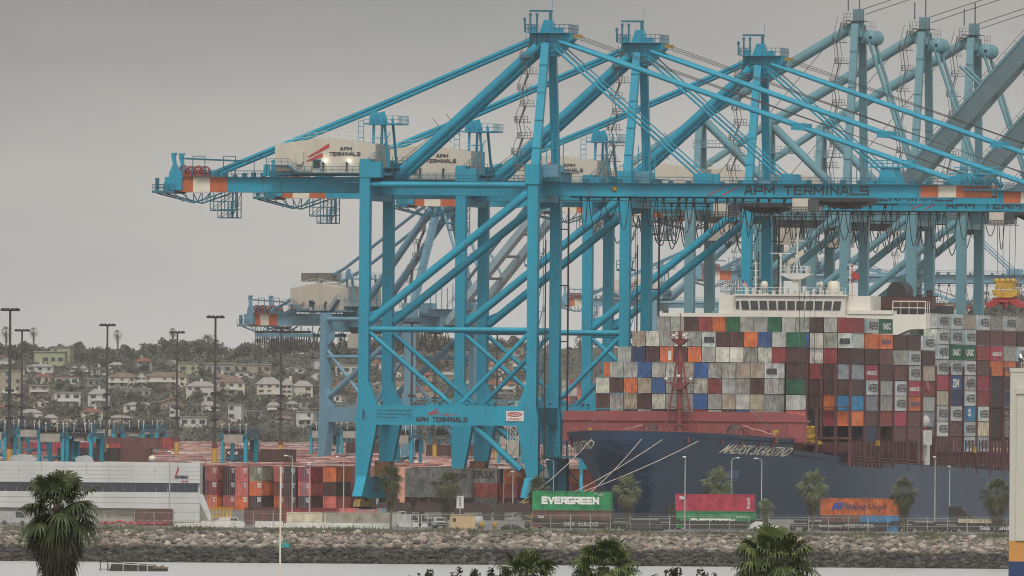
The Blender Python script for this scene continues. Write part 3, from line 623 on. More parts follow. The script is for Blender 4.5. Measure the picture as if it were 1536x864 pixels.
        b = MB(); b.beam((-.2, 6, BZ+1), (.0, 8.6, 75.4), 1.5, 1.3, 0, (1,0,0)); b.beam((-.2, 13.3, BZ+1), (.0, 10.8, 75.4), 1.5, 1.3, 0, (1,0,0)); b.box(-1.2, 5, 7, 12, 69, 69.2); b.rail([(-1, 7, 69.2), (5, 7, 69.2)], 1.2, .8, .05); b.build("stay_mast", blue, r)
    if kind == 'A':
        for gy in GY:
            b = MB(); b.tube((33.4, gy, az+.4), (76.8, gy, 68.4), .38, 0, 10); b.tube((76.8, gy, 68.4), (105.7, gy, BZ+1.6), .36, 0, 10); b.box(75.6, 78, gy-.6, gy+.6, 67.8, 69.0); b.prism([(103, BZ+1), (109, BZ+1), (107, BZ+3.2), (104.5, BZ+2.8)], 'y', gy-.4, gy+.4); b.build("forestay", blue, r)
            b = MB(); b.tube((32.6, gy, az-.8), (59.2, gy, BZ+2.0), .2, 0, 8); b.tube((33.4, gy, az-.6), (60.3, gy, BZ+2.0), .12, 0, 8); b.box(58, 61.5, gy-.5, gy+.5, BZ+1, BZ+3); b.build("inner_forestay", blue, r)
            b = MB()
            b.prism([(73, BZ+1.1), (76.5, BZ+1.1), (76, BZ+3), (74, BZ+3)], 'y', gy-.6, gy+.6)
            b.build("stay_bracket", blue, r); b = MB()
            b.prism([(91, BZ+1.1), (95, BZ+1.1), (94, BZ+4.2), (92, BZ+4.4)], 'y', gy-.6, gy+.6); b.box(89, 98, gy-.9, gy+.9, BZ+4.2, BZ+4.4); b.rail([(89, gy-.9, BZ+4.4), (98, gy-.9, BZ+4.4)], 1.1, 1, .05); b.build("stay_bracket", blue, r)
        b = MB()
        for k in range(3): b.tube((35.6-k*.5, 7.2+k*2.4, az+1.9-k*.3), (106, 7.2+k*2.4, BZ+3.2), .055, 0, 5)
        for k in range(2): b.tube((29, 8+k*3, az-1.2), (2, 8+k*3, BZ+3), .05, 0, 5)
        b.tube((13, 7, 70.4), (15.5, 7, 66.5), .05, 0, 5); b.tube((10.5, 7, 69.6), (14, 7, 65.2), .05, 0, 5)
        b.build("wire_ropes", M['black'], r)
        b = MB(); b.box(107, 114.5, 5.2, 14.2, BZ+.2, BZ+.45); b.rail([(107, 5.2, BZ+.45), (114.5, 5.2, BZ+.45), (114.5, 14.2, BZ+.45)], 1.2, 1, .05)
        for k in range(9): x = 106.5+k*.85; b.lathe([(.1, 6.2), (.55, 6.3), (.55, 6.7), (.1, 6.8)], (x, 0, BZ+1.7+.5*sin(k*2.2)), 0, 10, axis='y'); b.box(x-.08, x+.08, 6.2, 6.9, BZ+.4, BZ+2.3+.5*sin(k))
        b.build("boom_tip_platform", dark, r)
        b = MB()                                            # festoon cable loops under the boom
        b.beam((34, 14.6, BZ-1.2), (78, 14.6, BZ-1.2), .25); x = 36.0; k = 0; rnd = random.Random(3)
        b.beam((34, 5.2, BZ-1.9), (70, 5.2, BZ-1.9), .14)
        while x < 76:
            w = rnd.choice((1.2, 1.9, 2.6)); d = rnd.uniform(3.5, 7.5); y = 14.6+rnd.uniform(-.3, .3)
            b.path([(x+w*t, y, BZ-1.3-d*(1-(2*t-1)**2)) for t in np.linspace(0, 1, 9)], .085, 0, 5); b.box(x-.2, x+.2, y-.3, y+.3, BZ-1.9, BZ-1.2); x += w+.15; k += 1
        b.build("festoon_cable", M['black'], r)
        b = MB(); x = trolley_x; b.box(x-3.5, x+7.5, 5.4, 14, BZ-1.9, BZ-1.25); b.prism([(x-2, BZ-1.9), (x+7.5, BZ-1.9), (x+5.5, BZ-2.7), (x+2.5, BZ-3.1), (x, BZ-2.8)], 'y', 7, 12.4)
        for k in range(5): b.lathe([(.1, 6.7), (.5, 6.8), (.5, 7.1), (.1, 7.2)], (x+1+k*1.1, 0, BZ-2.7), 0, 10, axis='y')
        tr = b.build("trolley", M['black'], r)
        b = MB(); b.box(x-6.2, x-3.2, 4.4, 7.4, BZ-3.6, BZ-1.35, 0); oc = b.build("operator_cab", beige, tr)
        b = MB(); b.box(x-3.4, x-1.4, 4.35, 7.4, BZ-3.5, BZ-1.5); b.build("cab_window", M['glass'], oc)
        b = MB(); b.rail([(x-6.5, 4.3, BZ-3.75), (x-1.2, 4.3, BZ-3.75)], .9, .7, .06); b.box(x-6.6, x-1, 4.2, 7.6, BZ-3.8, BZ-3.65); b.build("cab_platform", M['ladder'], tr)
    else:
        # raised boom with folded stays
        hx, hz, el, Lb = 36.2, BZ, radians(48 if kind == 'B' else 39), (72.0 if kind == 'B' else 48.0)
        d = Vector((cos(el), 0, sin(el))); nrm = Vector((-sin(el), 0, cos(el)))
        for gy in GY:
            b = MB(); p = Vector((hx, gy, hz)); b.beam(p, p+d*Lb, 1.5, 2.9 if kind == 'B' else 1.7, 0, (0,0,1))
            for k in range(5, int(Lb)-2, 6): q = p+d*k; b.beam(q-nrm*(1.5 if kind == 'B' else .9), q+nrm*(1.5 if kind == 'B' else .9), 1.56, .12, 0, (0,1,0))
            b.build("boom_girder", M['boomgrey'], r)
        b = MB()
        for k in range(3, int(Lb)-3, 3):
            p = Vector((hx, 5.4, hz))+d*k+nrm*1.5; b.beam(p, p+nrm*1.1, .09); p2 = p+d*3
            b.beam(p+nrm*1.1, p2+nrm*1.1, .09); b.beam(p+nrm*.5, p2+nrm*.5, .07)
        for k in range(8, int(Lb)-4, 8): p = Vector((hx, GY[0], hz))+d*k; b.beam(p, p+Vector((0, 6, 0)), .6)
        b.build("boom_walkway", M['ladder'], r)
        for gy in GY:
            b = MB(); e1 = Vector((hx, gy, hz))+d*(18 if gy < 9 else 14)+nrm*6.5; top = Vector((33.6, gy, 89.6 if kind == 'B' else az)); fl = 62 if kind == 'B' else 30
            e1 = Vector((41.9 if gy < 9 else 41.3, gy, BZ+9.0)); b.tube(top, e1, .34, 0, 8); b.lathe([(.2, gy-.6), (.8, gy-.5), (.8, gy+.5), (.2, gy+.6)], (e1.x, 0, e1.z), 0, 10, axis='y')
            far = e1+d*fl; b.tube(e1, far, .36, 0, 8); b.build("folded_forestay", blue, r)
            b = MB(); q = Vector((hx, gy, hz))+d*(31 if kind == 'B' else 16)+nrm*1.4; b.tube(q, q+nrm*6.0, .3, 0, 8); b.build("stay_link", blue, r)
        b = MB(); b.tube((32, 9, 96 if kind == 'B' else az+4), (Vector((hx, 9, hz))+d*Lb+nrm*3), .07, 0, 5); b.tube((32, 11, 95 if kind == 'B' else az+3), (Vector((hx, 11, hz))+d*Lb*.98+nrm*3), .07, 0, 5); b.tube((29, 9.6, 94 if kind == 'B' else az), (1, 9.6, BZ+4), .06, 0, 5); b.build("wire_ropes", M['black'], r)
        b = MB(); b.beam((-20, 14.6, BZ-1.2), (30, 14.6, BZ-1.2), .2); x = -24.0; rnd = random.Random(4)
        while x < 28:
            w = 2.6 if kind == 'B' else 4.1; dd = rnd.uniform(4.5, 6.5)
            b.path([(x+w*t, 14.4, BZ-1.3-dd*(1-(2*t-1)**2)) for t in np.linspace(0, 1, 9)], .11, 0, 5); x += w+.1
        b.build("festoon_cable", M['black'], r)
        if kind == 'C':
            b = MB(); [b.box(tail+3, tail+24, y, y+.3, BZ-3.4, BZ-2.6) for y in (4.6, 14.6)]; [b.beam((tail+3+k*4.2, 4.7, BZ-2.6), (tail+3+k*4.2, 4.7, BZ-.9), .2) for k in range(6)]; b.build("festoon_rack", blue, r)
            b = MB(); rnd = random.Random(6)
            for k in range(24): xx = tail+3.4+k*.85; dd = rnd.uniform(2.6, 3.6); b.path([(xx+.7*t_, 4.5, BZ-3.4-dd*(1-(2*t_-1)**4)) for t_ in np.linspace(0, 1, 7)], .09, 0, 4); b.box(xx, xx+.4, 4.4, 4.9, BZ-2.5, BZ-2.0)
            b.build("festoon_cable", M['black'], r)
        b = MB(); x = 6.0; b.box(x-3.5, x+7.5, 5.4, 14, BZ-2.6, BZ-1.3); tr = b.build("trolley", M['black'], r)
        b = MB(); b.box(x-3.4, x+1.2, 4.4, 7.4, BZ-6.0, BZ-2.7, 0); b.build("operator_cab", beige, tr)
    return r

ink = mat("navy_lettering", (.012, .02, .032), .5, .1)
black = mat("black_steel", (.018, .018, .02), .6, .3, .6)
yellow = mat("machine_yellow", (.50, .30, .03), .55, .3, .6)
common = dict(ink=ink, black=black, yellow=yellow, red=mat("sign_red", (.38, .035, .035), .5, .1), white=mat("white_steel", (.62, .61, .57), .5, .2),
              orange=mat("band_orange", (.45, .105, .032), .55, .2, .4), cream=mat("band_cream", (.62, .57, .46), .55, .15, .4), house=mat("house_cream", (.47, .43, .36), .6, .10, .25, streak=True),
              sheave=mat("sheave_red", (.22, .035, .03), .5, .3, 1), rust=mat("rusty_cage", (.22, .10, .035), .8, .4, 1), grey=mat("cabinet_grey", (.12, .24, .32), .5, .2),
              ladder=mat("ladder_steel", (.10, .115, .12), .6, .3, .5), glass=mat("cab_glass", (.03, .04, .045), .15, .1), boomgrey=mat("boom_grey", (.08, .135, .155), .6, .2, .3, rust=.5),
              lamp=mat("lamp_glow", (1, .95, .8), .5, 0, emit=((1, .95, .82), 12)))
MA = dict(common, main=mat("crane_blue", (.008, .27, .385), .5, .20, .12, streak=True, stain=(.012, .18, .285), spec=.3, rust=.6), dark=mat("crane_blue_gratings", (.015, .13, .19), .6, .2, .5, spec=.3))
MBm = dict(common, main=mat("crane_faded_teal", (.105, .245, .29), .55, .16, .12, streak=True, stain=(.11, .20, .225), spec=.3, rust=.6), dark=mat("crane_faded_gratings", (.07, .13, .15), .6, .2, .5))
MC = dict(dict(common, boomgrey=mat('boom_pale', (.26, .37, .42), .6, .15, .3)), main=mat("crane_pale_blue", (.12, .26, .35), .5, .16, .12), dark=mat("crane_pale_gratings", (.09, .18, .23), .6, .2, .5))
GA, GB, GC = "blue gantry cranes with lowered booms", "teal gantry cranes with raised booms", "hazy gantry cranes across the far terminal"
c1_ = make_crane("nearest bright blue gantry crane, boom lowered over the bow, number 1 on its portal", 'A', MA, number="1", loc=CF(0, 0, 5.5), group=GA, trolley_x=82.5)
make_crane("bright blue gantry crane with lowered boom, second of three from the left", 'A', MA, number="2", loc=CF(0, 80.8, 5.5), group=GA, trolley_x=52)
make_crane("bright blue gantry crane with lowered boom, farthest of three, yellow spreader hanging from it", 'A', MA, number="3", loc=CF(0, 193.9, 5.5), group=GA, trolley_x=82)
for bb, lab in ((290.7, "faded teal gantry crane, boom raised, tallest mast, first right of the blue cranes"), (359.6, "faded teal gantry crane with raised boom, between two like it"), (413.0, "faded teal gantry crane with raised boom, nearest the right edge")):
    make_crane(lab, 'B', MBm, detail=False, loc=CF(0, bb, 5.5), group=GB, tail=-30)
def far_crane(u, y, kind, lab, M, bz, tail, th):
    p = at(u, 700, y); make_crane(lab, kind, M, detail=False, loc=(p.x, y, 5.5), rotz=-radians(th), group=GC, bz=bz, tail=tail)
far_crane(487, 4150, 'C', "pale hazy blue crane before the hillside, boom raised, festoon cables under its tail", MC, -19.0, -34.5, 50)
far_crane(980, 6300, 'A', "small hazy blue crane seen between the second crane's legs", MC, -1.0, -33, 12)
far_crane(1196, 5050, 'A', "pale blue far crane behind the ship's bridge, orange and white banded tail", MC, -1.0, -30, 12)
# ---------------------------------------------------------------- containers
PAL = {'g': (.33,.33,.31), 'l': (.50,.49,.44), 't': (.36,.32,.25), 'm': (.075,.034,.034), 'k': (.035,.024,.026), 'r': (.24,.045,.045), 'o': (.58,.15,.05), 'n': (.025,.04,.10),
       'b': (.035,.095,.26), 'c': (.035,.19,.36), 'G': (.02,.11,.06), 'w': (.52,.53,.51), 'p': (.34,.045,.075), 'e': (.13,.055,.05), 's': (.12,.15,.22), 'y': (.62,.55,.38), 'z': (.22,.25,.28), 'R': (.50,.13,.11), 'E': (.03,.24,.095)}
WORDS = {'g': "grey", 'l': "pale weathered grey", 't': "rust-streaked tan", 'm': "dark maroon", 'k': "near-black", 'r': "dull red", 'o': "orange", 'n': "navy", 'b': "mid blue", 'c': "bright blue", 'G': "dark green", 'w': "light grey",
         'p': "crimson", 'e': "brown", 's': "slate blue", 'y': "cream", 'z': "blue-grey", 'R': "salmon red", 'E': "bright green"}
_cm = {}
def container_mesh(Lc, H=2.59, ribs=1.0):
    k = (Lc, H)
    if k in _cm: return _cm[k]
    b = MB(); w = 1.219; y1 = Lc
    for x in (-w, w-.17):
        for y in (0, y1-.17): b.box(x, x+.17, y, y+.17, 0, H)
    for y in (.005, y1-.125): b.box(-w+.17, w-.17, y, y+.12, 0, .16); b.box(-w+.17, w-.17, y, y+.12, H-.13, H)
    for x in (-w+.005, w-.125): b.box(x, x+.12, .17, y1-.17, 0, .17); b.box(x, x+.12, .17, y1-.17, H-.11, H)
    b.box(-w+.1, w-.1, .1, y1-.1, H-.06, H-.03); b.box(-w+.1, w-.1, .1, y1-.1, .05, .1)
    def wall(axis, fixed, out, a0, a1, n):
        pts = []; d = (a1-a0)/n
        for i in range(n):
            s = a0+i*d; pts += [(s, 0), (s+d*.32, 0), (s+d*.5, 1), (s+d*.82, 1)]
        pts.append((a1, 0)); vs = []
        for s, q in pts:
            off = fixed+out*(-.02-.085*q)
            for z in (.16, H-.11): vs.append((s, off, z) if axis == 'x' else (off, s, z))
        b.add(vs, [(2*i, 2*i+2, 2*i+3, 2*i+1) for i in range(len(pts)-1)])
    wall('x', 0, -1, -w+.17, w-.17, 6); wall('x', y1, 1, -w+.17, w-.17, 6)
    n = int(Lc/.55); wall('y', -w, -1, .17, y1-.17, n); wall('y', w, 1, .17, y1-.17, n)
    o = b.build("container_shell", container_mat()); me = o.data; bpy.data.objects.remove(o); _cm[k] = me
    return me
whitep = mat("white_lettering", (.72, .72, .70), .5, .06); skyp = mat("pale_blue_square", (.18, .45, .62), .5, .1); bluep = mat("deep_blue_lettering", (.02, .035, .12), .5, .05)
blackp = mat("black_lettering", (.03, .03, .035), .5, .1)
CH = 2.59
def container(code, loc, rotz, label, group, Lc=12.19, hs=1.0, logo=None, rnd=random.Random(8), ident=True):
    o = bpy.data.objects.new("shipping_container", container_mesh(Lc)); COL.objects.link(o)
    o.location = loc; o.rotation_euler = (0, 0, rotz); o.scale = (.972, 1, hs)
    c = PAL[code]; g = rnd.uniform(.85, 1.15); o.color = (*[min(.8, q*g*rnd.uniform(.95, 1.05)) for q in c], 1)
    tag(o, label, "container", group)
    if logo:
        b = MB(); side = logo[1]; txt, colr = logo[0], logo[2]
        if side == '+x': O, U, x0 = (1.245, 0, 0), (0,1,0), 0
        if side == '-y': O, U = (0, -.03, 0), (1,0,0)
        if side == '-x': O, U = (-1.245, Lc, 0), (0,-1,0)
        lo, hi, z0, z1 = logo[3]
        o2 = Vector(O)+Vector(U)*lo; o2.z = z0
        b.text(txt, o2, U, (0,0,1), hi-lo, z1-z0, 0, logo[5] if len(logo) > 5 else .04)
        b.build("lettering", colr, o)
        if len(logo) > 4 and logo[4]:
            b = MB(); q = Vector(O)+Vector(U)*logo[4][0]; s = logo[4][1]; b.add([q+Vector((0,0,.3)), q+Vector(U)*s+Vector((0,0,.3)), q+Vector(U)*s+Vector((0,0,2.3)), q+Vector((0,0,2.3))], [(0,1,2,3)])
            b.build("emblem", logo[4][2], o)
    return o
LOGO = {'w': ("MAERSK", '+x', blackp, (3.2, 11.7, .6, 2.0), (.5, 1.2, skyp), -.2), 'o': ("Hapag-Lloyd", '+x', bluep, (2.2, 10.8, .6, 1.9), None), 'p': ("HAMBURG SÜD", '+x', whitep, (1.6, 11, .8, 1.7), None), 'G': ("UASC", '+x', whitep, (2.5, 10, .7, 1.9), None),
        'b': ("ZIM", '+x', whitep, (2.5, 9, .5, 2.0), None), 'c': ("S", '+x', whitep, (4.5, 7.5, .8, 2.2), None)}

# ---------------------------------------------------------------- the container ship
SA = 62.0
hull_m = mat("hull_navy", (.017, .042, .092), .5, .22, .05, streak=True, stain=(.020, .038, .08), spec=.22, rust=.35, plates=1)
redp = mat("deck_red", (.24, .055, .055), .6, .2, .4); reddk = mat("lashing_red", (.10, .028, .03), .7, .3, .6); creamp = mat("superstructure_cream", (.66, .63, .56), .5, .08, .3)
boot = mat("antifouling_red", (.26, .05, .045), .6, .2)
ship = thing("container_ship", "large navy-hulled container ship moored bow-on, stacked high with containers", "ship", CF(SA, 0, 0), RZ)
def interp(x, tab):
    if x <= tab[0][0]: return tab[0][1]
    for (a, p), (b_, q) in zip(tab[:-1], tab[1:]):
        if x <= b_: return p+(q-p)*(x-a)/(b_-a)
    return tab[-1][1]
HD = [(-77, 0), (-75.5, 3), (-72, 6.3), (-66, 9.3), (-58, 12.2), (-48, 15), (-36, 17.6), (-20, 20.6), (-5, 22.8), (8, 23.8), (20, 24.1), (195, 24.1), (235, 21)]
HW = [(-66, 0), (-58, 1.4), (-45, 4.6), (-30, 8.2), (-14, 12.2), (4, 16.6), (22, 20.5), (40, 23.2), (58, 24.1), (190, 24.1), (235, 15)]
def deck_z(y): return interp(y, [(-77, 20.0), (-50, 19.5), (-19.01, 18.6), (-19, 16.7), (0, 15.9), (9, 15.5), (10, 14.9), (60, 14.2), (165, 12.8), (235, 12.8)])
def hull_h(y, z):
    t = max(0, min(1, z/19.0)); hd, hw = interp(y, HD), interp(y, HW)
    if y < -58:                                            # raked stem
        ys = -58-19*t**.8
        if y < ys: return 0.0
    return hw+(hd-hw)*t**1.12
b = MB(); ysn = [-77+i*1.0 for i in range(0, 58)]+[-19.001]+[-19+i*2.5 for i in range(1, 22)]+[40+i*8.2 for i in range(0, 25)]
ysn = sorted(set(ysn)); NZ = 14
for sgn in (-1, 1):
    vs = []
    for y in ysn:
        top = deck_z(y)
        for k in range(NZ+1):
            z = -1+(top+1)*k/NZ; vs.append((sgn*hull_h(y, z), y, z))
    fs = []; mi = []
    for i in range(len(ysn)-1):
        for k in range(NZ): fs.append((i*(NZ+1)+k, (i+1)*(NZ+1)+k, (i+1)*(NZ+1)+k+1, i*(NZ+1)+k+1))
    b.add(vs, fs, 0, True)
hull = b.build("hull", hull_m, ship)
b = MB(); vs = []; 
for y in ysn: vs += [(-max(.05, hull_h(y, deck_z(y))-.25), y, deck_z(y)-1.0), (max(.05, hull_h(y, deck_z(y))-.25), y, deck_z(y)-1.0)]
b.add(vs, [(2*i, 2*i+1, 2*i+3, 2*i+2) for i in range(len(ysn)-1)]); b.box(-21, 21, 14, 190, 14, 16.2); b.box(-22.5, 22.5, 12, 84, 16.2, 18.1); b.box(-22.5, 22.5, 91, 190, 14, 16.3)
b.build("deck", reddk, ship)
def hullpt(y, z, s, off=.14): return (s*(hull_h(y, z)+off), y, z)
b = MB(); b.text("MAERSK SKARSTIND", None or (0,0,0), (0,0,0), (0,0,0), 30.0, 1.6, 0, .004, f=lambda s, t, k: hullpt(-51+s+t*1.2, 16.1-s*.02+t, 1, .14+k*3)); 
b.text("MAERSK SKARSTIND", (0,0,0), (0,0,0), (0,0,0), 26.0, 1.5, 0, .004, f=lambda s, t, k: hullpt(-46-s-t*1.2, 16.2+s*.02+t, -1, .14+k*3))
b.build("name_lettering", mat("hull_lettering", (.72, .68, .52), .6, .1), hull)
b = MB()
for y in (-64, -52, -44, -36, -30):
    for s in (-1, 1): p = hullpt(y, deck_z(y)-1.5, s, .1); b.lathe([(.0, -.1), (.55, -.05), (.55, .05), (0, .1)], p, 0, 10, axis='x')
b.build("mooring_chock", mat("chock_red", (.30, .05, .06), .6, .2), hull)
b = MB()
for s in (-1, 1):
    q = [hullpt(-44+d, 11.5+e, s, .18) for d, e in ((0, 0), (7, .2), (6.6, 1.7), (0, 1.5))]; b.add(q, [(0,1,2,3)])
b.build("hull_patch", mat("hull_patch_blue", (.045, .10, .21), .5, .2), hull)
# bulwark fittings, breakwater, foremast
b = MB(); b.prism([(-21.5, 18.0), (22.2, 18.0), (22.2, 22.6), (18, 23.3), (-21.5, 23.3)], 'y', -21.3, -20.9); b.box(-21.6, 22.3, -21.6, -20.8, 21.6, 21.9); b.box(-21.4, 22.1, -20.9, -18, 21.5, 21.9)
for x in np.arange(-20, 22, 3.2): b.box(x, x+.2, -21.5, -21.3, 18, 21.6)
bw = b.build("breakwater", redp, ship)
b = MB()
for x in (-5.5, 9.5): b.lathe([(0, -22.2), (1.5, -22.1), (1.6, -21.6), (1.5, -21.35), (0, -21.3)], (x, 0, 19.6), 0, 16, axis='y')
b.build("winch_drum", mat("winch_dark", (.06, .03, .03), .7, .3), bw)
b = MB(); rnd = random.Random(2)
for s, x0 in ((-1, -7), (1, 11)):
    b.path([(x0+s*k*.85, -22.2-.12*k, 20.8-.22*k+.12*sin(k*2)) for k in range(11)], .16, 0, 5)
b.build("anchor_chain", mat("chain_pink", (.42, .22, .19), .8, .3, 3), bw)
b = MB(); vs = []
for y in ysn:
    if y <= -19.01: vs += [hullpt(y, deck_z(y), 1, -.05), hullpt(y, deck_z(y), -1, -.05)]
for i in range(0, len(vs)-2, 2):
    for j in (0, 1):
        p, q = Vector(vs[i+j]), Vector(vs[i+2+j]); b.beam(p, q, .25, .2)
        if rnd.random() < .5: b.box(p.x-.25, p.x+.25, p.y, p.y+.5, p.z+.1, p.z+rnd.uniform(.3, .9))
b.build("bulwark_rail", redp, ship)
b = MB()
for x, y, w in ((-9, -40, .8), (-14, -36, .7), (4, -44, .9), (12, -38, .8), (18, -30, .7), (-4, -50, .6), (8, -30, .6)):
    b.box(x-w, x+w, y-.6, y+.6, deck_z(y)-1, deck_z(y)+rnd.uniform(.2, .8))
b.build("deck_winch", redp, ship)
b = MB(); b.box(-14.4, -13.6, -33, -32, 18, 20.3); b.box(17.4, 18.2, -27, -26, 18, 20.2); b.build("deck_box", yellow, ship)
b = MB(); b.tube((0, -24, 18), (0, -24, 37.5), .6, 0, 10, .34); b.beam((-2.6, -24.6, 18), (-.4, -24, 33), .3); b.beam((2.6, -24.6, 18), (.4, -24, 33), .3)
for z in (21, 24, 27): w = 2.5*(33-z)/15; b.beam((-w, -24.5, z), (w, -24.5, z), .22)
b.prism([(-1.5, 36.0), (1.5, 36.0), (.5, 35.0), (-.5, 35.0)], 'y', -25, -23); b.rail([(-1.6, -25, 36), (1.6, -25, 36)], 1.3, .8, .06); b.box(-1.6, 1.6, -25.1, -23, 35.9, 36.05)
b.beam((0, -24, 37), (0, -24, 40.5), .15); b.box(-2.6, 2.6, -25, -23.6, 28.2, 28.4); b.prism([(-1.6, 28.2), (1.6, 28.2), (.7, 27.2), (-.7, 27.2)], 'y', -25, -23.4)
fm = b.build("foremast", mat("mast_red", (.17, .032, .035), .6, .2), ship)
b = MB()
for x, z in ((-.9, 36.3), (.9, 36.3), (-2.2, 28.7), (2.2, 28.7), (0, 29.2)): b.lathe([(0, 0), (.35, .1), (.35, .45), (0, .6)], (x, -25.2, z), 0, 8)
b.box(-1.9, -1.3, -25.3, -25.1, 32.3, 33.9); b.build("mast_light", common['white'], fm)
b = MB()
for x1, y1, z1 in ((-17, -32, 18.6), (18.5, -27, 18.8)): b.tube((0, -24, 35.8), (x1, y1, z1), .035, 0, 4)
b.build("mast_stay", common['grey'], fm)
# bridge and wings at y 79..88
b = MB(); b.box(-14, 14, 80, 90, 14, 44.5); b.box(-10.6, 9.6, 78.6, 89, 40.6, 44.4); b.box(-11, 10, 78.2, 89, 44.4, 44.7)
b.prism([(-24.4, 41.2), (24.4, 41.2), (24.4, 38.6), (21.5, 38.5), (19.4, 37.6), (17.2, 35.6), (15.8, 33), (-15.8, 33), (-17, 35.6), (-19.4, 37.6), (-24.4, 38.8)], 'y', 79, 83)
b.box(10, 18.3, 78.8, 83, 41.2, 41.9)
br = b.build("bridge_house", creamp, ship)
b = MB()
for i in range(11):
    x = -9.4+i*1.67; sk = (i-5)*.05
    b.prism([(x, 41.9), (x+1.38, 41.9), (x+1.38+sk, 43.5), (x+sk, 43.5)], 'y', 78.45, 78.62)
b.box(-10.5, -9.9, 78.45, 78.62, 42.0, 43.4); b.build("window", mat("bridge_glass", (.025, .022, .025), .12, .2, 1), br)
b = MB(); b.rail([(-10.6, 78.4, 44.7), (9.7, 78.4, 44.7)], 1.2, 1.2, .05); b.rail([(18.3, 79, 41.2), (24.3, 79, 41.2), (24.3, 83, 41.2)], 2.3, 1.6, .05); b.rail([(18.3, 79, 41.2), (24.3, 79, 41.2)], 2.4, 6, .09)
b.build("bridge_railing", creamp, br)
b = MB()
b.box(-.5, .7, 80, 82, 44.7, 47.6); b.prism([(-2.5, 48.5), (2.9, 48.5), (2.9, 48.2), (1.0, 47.4), (-.8, 47.4), (-2.5, 48.2)], 'y', 79.6, 82.4); b.rail([(-2.5, 79.6, 48.5), (2.9, 79.6, 48.5)], 1.3, .8, .07)
b.beam((.2, 81, 48.4), (.3, 81, 55.5), .26, .26); b.beam((-.6, 81, 48.4), (.2, 81, 52), .14); b.beam((1.1, 81, 48.4), (.3, 81, 52), .14)
b.beam((-1.0, 81, 54.4), (1.6, 81, 54.4), .12); b.beam((-.8, 81, 52.4), (1.3, 81, 52.4), .12)
b.beam((-2.7, 80.5, 44.7), (-2.7, 80.5, 52.0), .34); b.box(-4.6, -.8, 80.3, 80.6, 52.0, 52.22); b.box(-2.95, -2.4, 80.2, 80.8, 51.5, 52.0)
for x in (-9.4, 8.0): b.beam((x+2.2, 80, 44.7), (x+2.2, 80, 50.6), .26); [b.beam((x+1.7, 80, z), (x+2.8, 80, z), .1) for z in (46.5, 47.8, 49, 50.2)]
b.box(1.9, 2.4, 80, 81, 48.5, 49.8); b.box(-1.6, -.9, 80, 81, 48.5, 49.6)
for x in np.arange(-9, 9, 1.25): b.box(x, x+.5, 79, 80, 44.7, 44.9+.9*abs(sin(x*3)))
mst = b.build("radar_mast", common['white'], br)
b = MB(); b.lathe([(.3, 0), (.3, .9), (.66, 1.0), (.72, 1.7), (.6, 2.1), (.35, 2.35), (0, 2.4)], (-5.6, 80, 44.7), 0, 14); rdm = mat("radome_cream", (.6, .56, .46), .6, .1); b.build('radome', rdm, br); b = MB(); b.lathe([(.16, 0), (.16, 1.4), (.34, 1.5), (.36, 2.0), (.2, 2.3), (0, 2.35)], (4.9, 80, 44.7), 0, 12); b.build('radome', rdm, br); b = MB(); b.lathe([(1.1, 0), (1.15, 1), (1.1, 2.2), (.6, 2.5)], (6.8, 82, 44.7), 0, 14); b.build("radome", mat("radome_cream", (.6, .56, .46), .6, .1), br)
b = MB()
for x in (-7.9, 9.9):
    for z in (47.2, 49.2, 50.5): b.lathe([(0, 0), (.16, .05), (.16, .35), (0, .4)], (x+.2+.3*sin(z), 79.7, z), 0, 8)
b.build("navigation_light", black, mst)
b = MB()
for i in range(6): b.prism([(-9.7, 47.3-i*.15), (-8.8, 46.6-i*.15), (-8.8, 46.45-i*.15), (-9.7, 47.15-i*.15)], 'y', 79.9, 79.93, i % 2)
b.prism([(-9.72, 47.35), (-9.3, 47.05), (-9.3, 46.6), (-9.72, 46.9)], 'y', 79.86, 79.9, 2)
b.build("striped_flag", [common['red'], common['white'], bluep], mst)
b = MB(); b.beam((10.6, 80, 44), (10.6, 80, 50), .1); b.prism([(10.6, 49), (11.9, 48.4), (11.8, 47.2), (10.6, 47.8)], 'y', 79.9, 79.95); b.build("red_flag", common['red'], mst)
# funnel casing
b = MB(); b.box(-6, 16, 140, 152, 14, 43.2); b.box(5.4, 8.8, 141, 149, 43.2, 46.2); b.prism([(5.4, 46.2), (8.8, 46.2), (8.4, 47), (7.8, 47.5), (6.4, 47.5), (5.8, 47)], 'y', 141, 149)
for x, z in ((11.2, 45.2), (13.2, 46.1), (14.2, 45)): b.tube((x, 142, 44.8), (x, 142, z), .6, 0, 10)
b.box(8.8, 9.8, 141, 145, 43.2, 45.0)
b.build("funnel", mat("funnel_black", (.022, .022, .026), .6, .2), ship)
b = MB(); b.box(-1, 21.5, 100, 104, 42.4, 44.5); b.build("aft_hatch_stack", mat("aft_brown", (.10, .035, .03), .7, .2), ship)
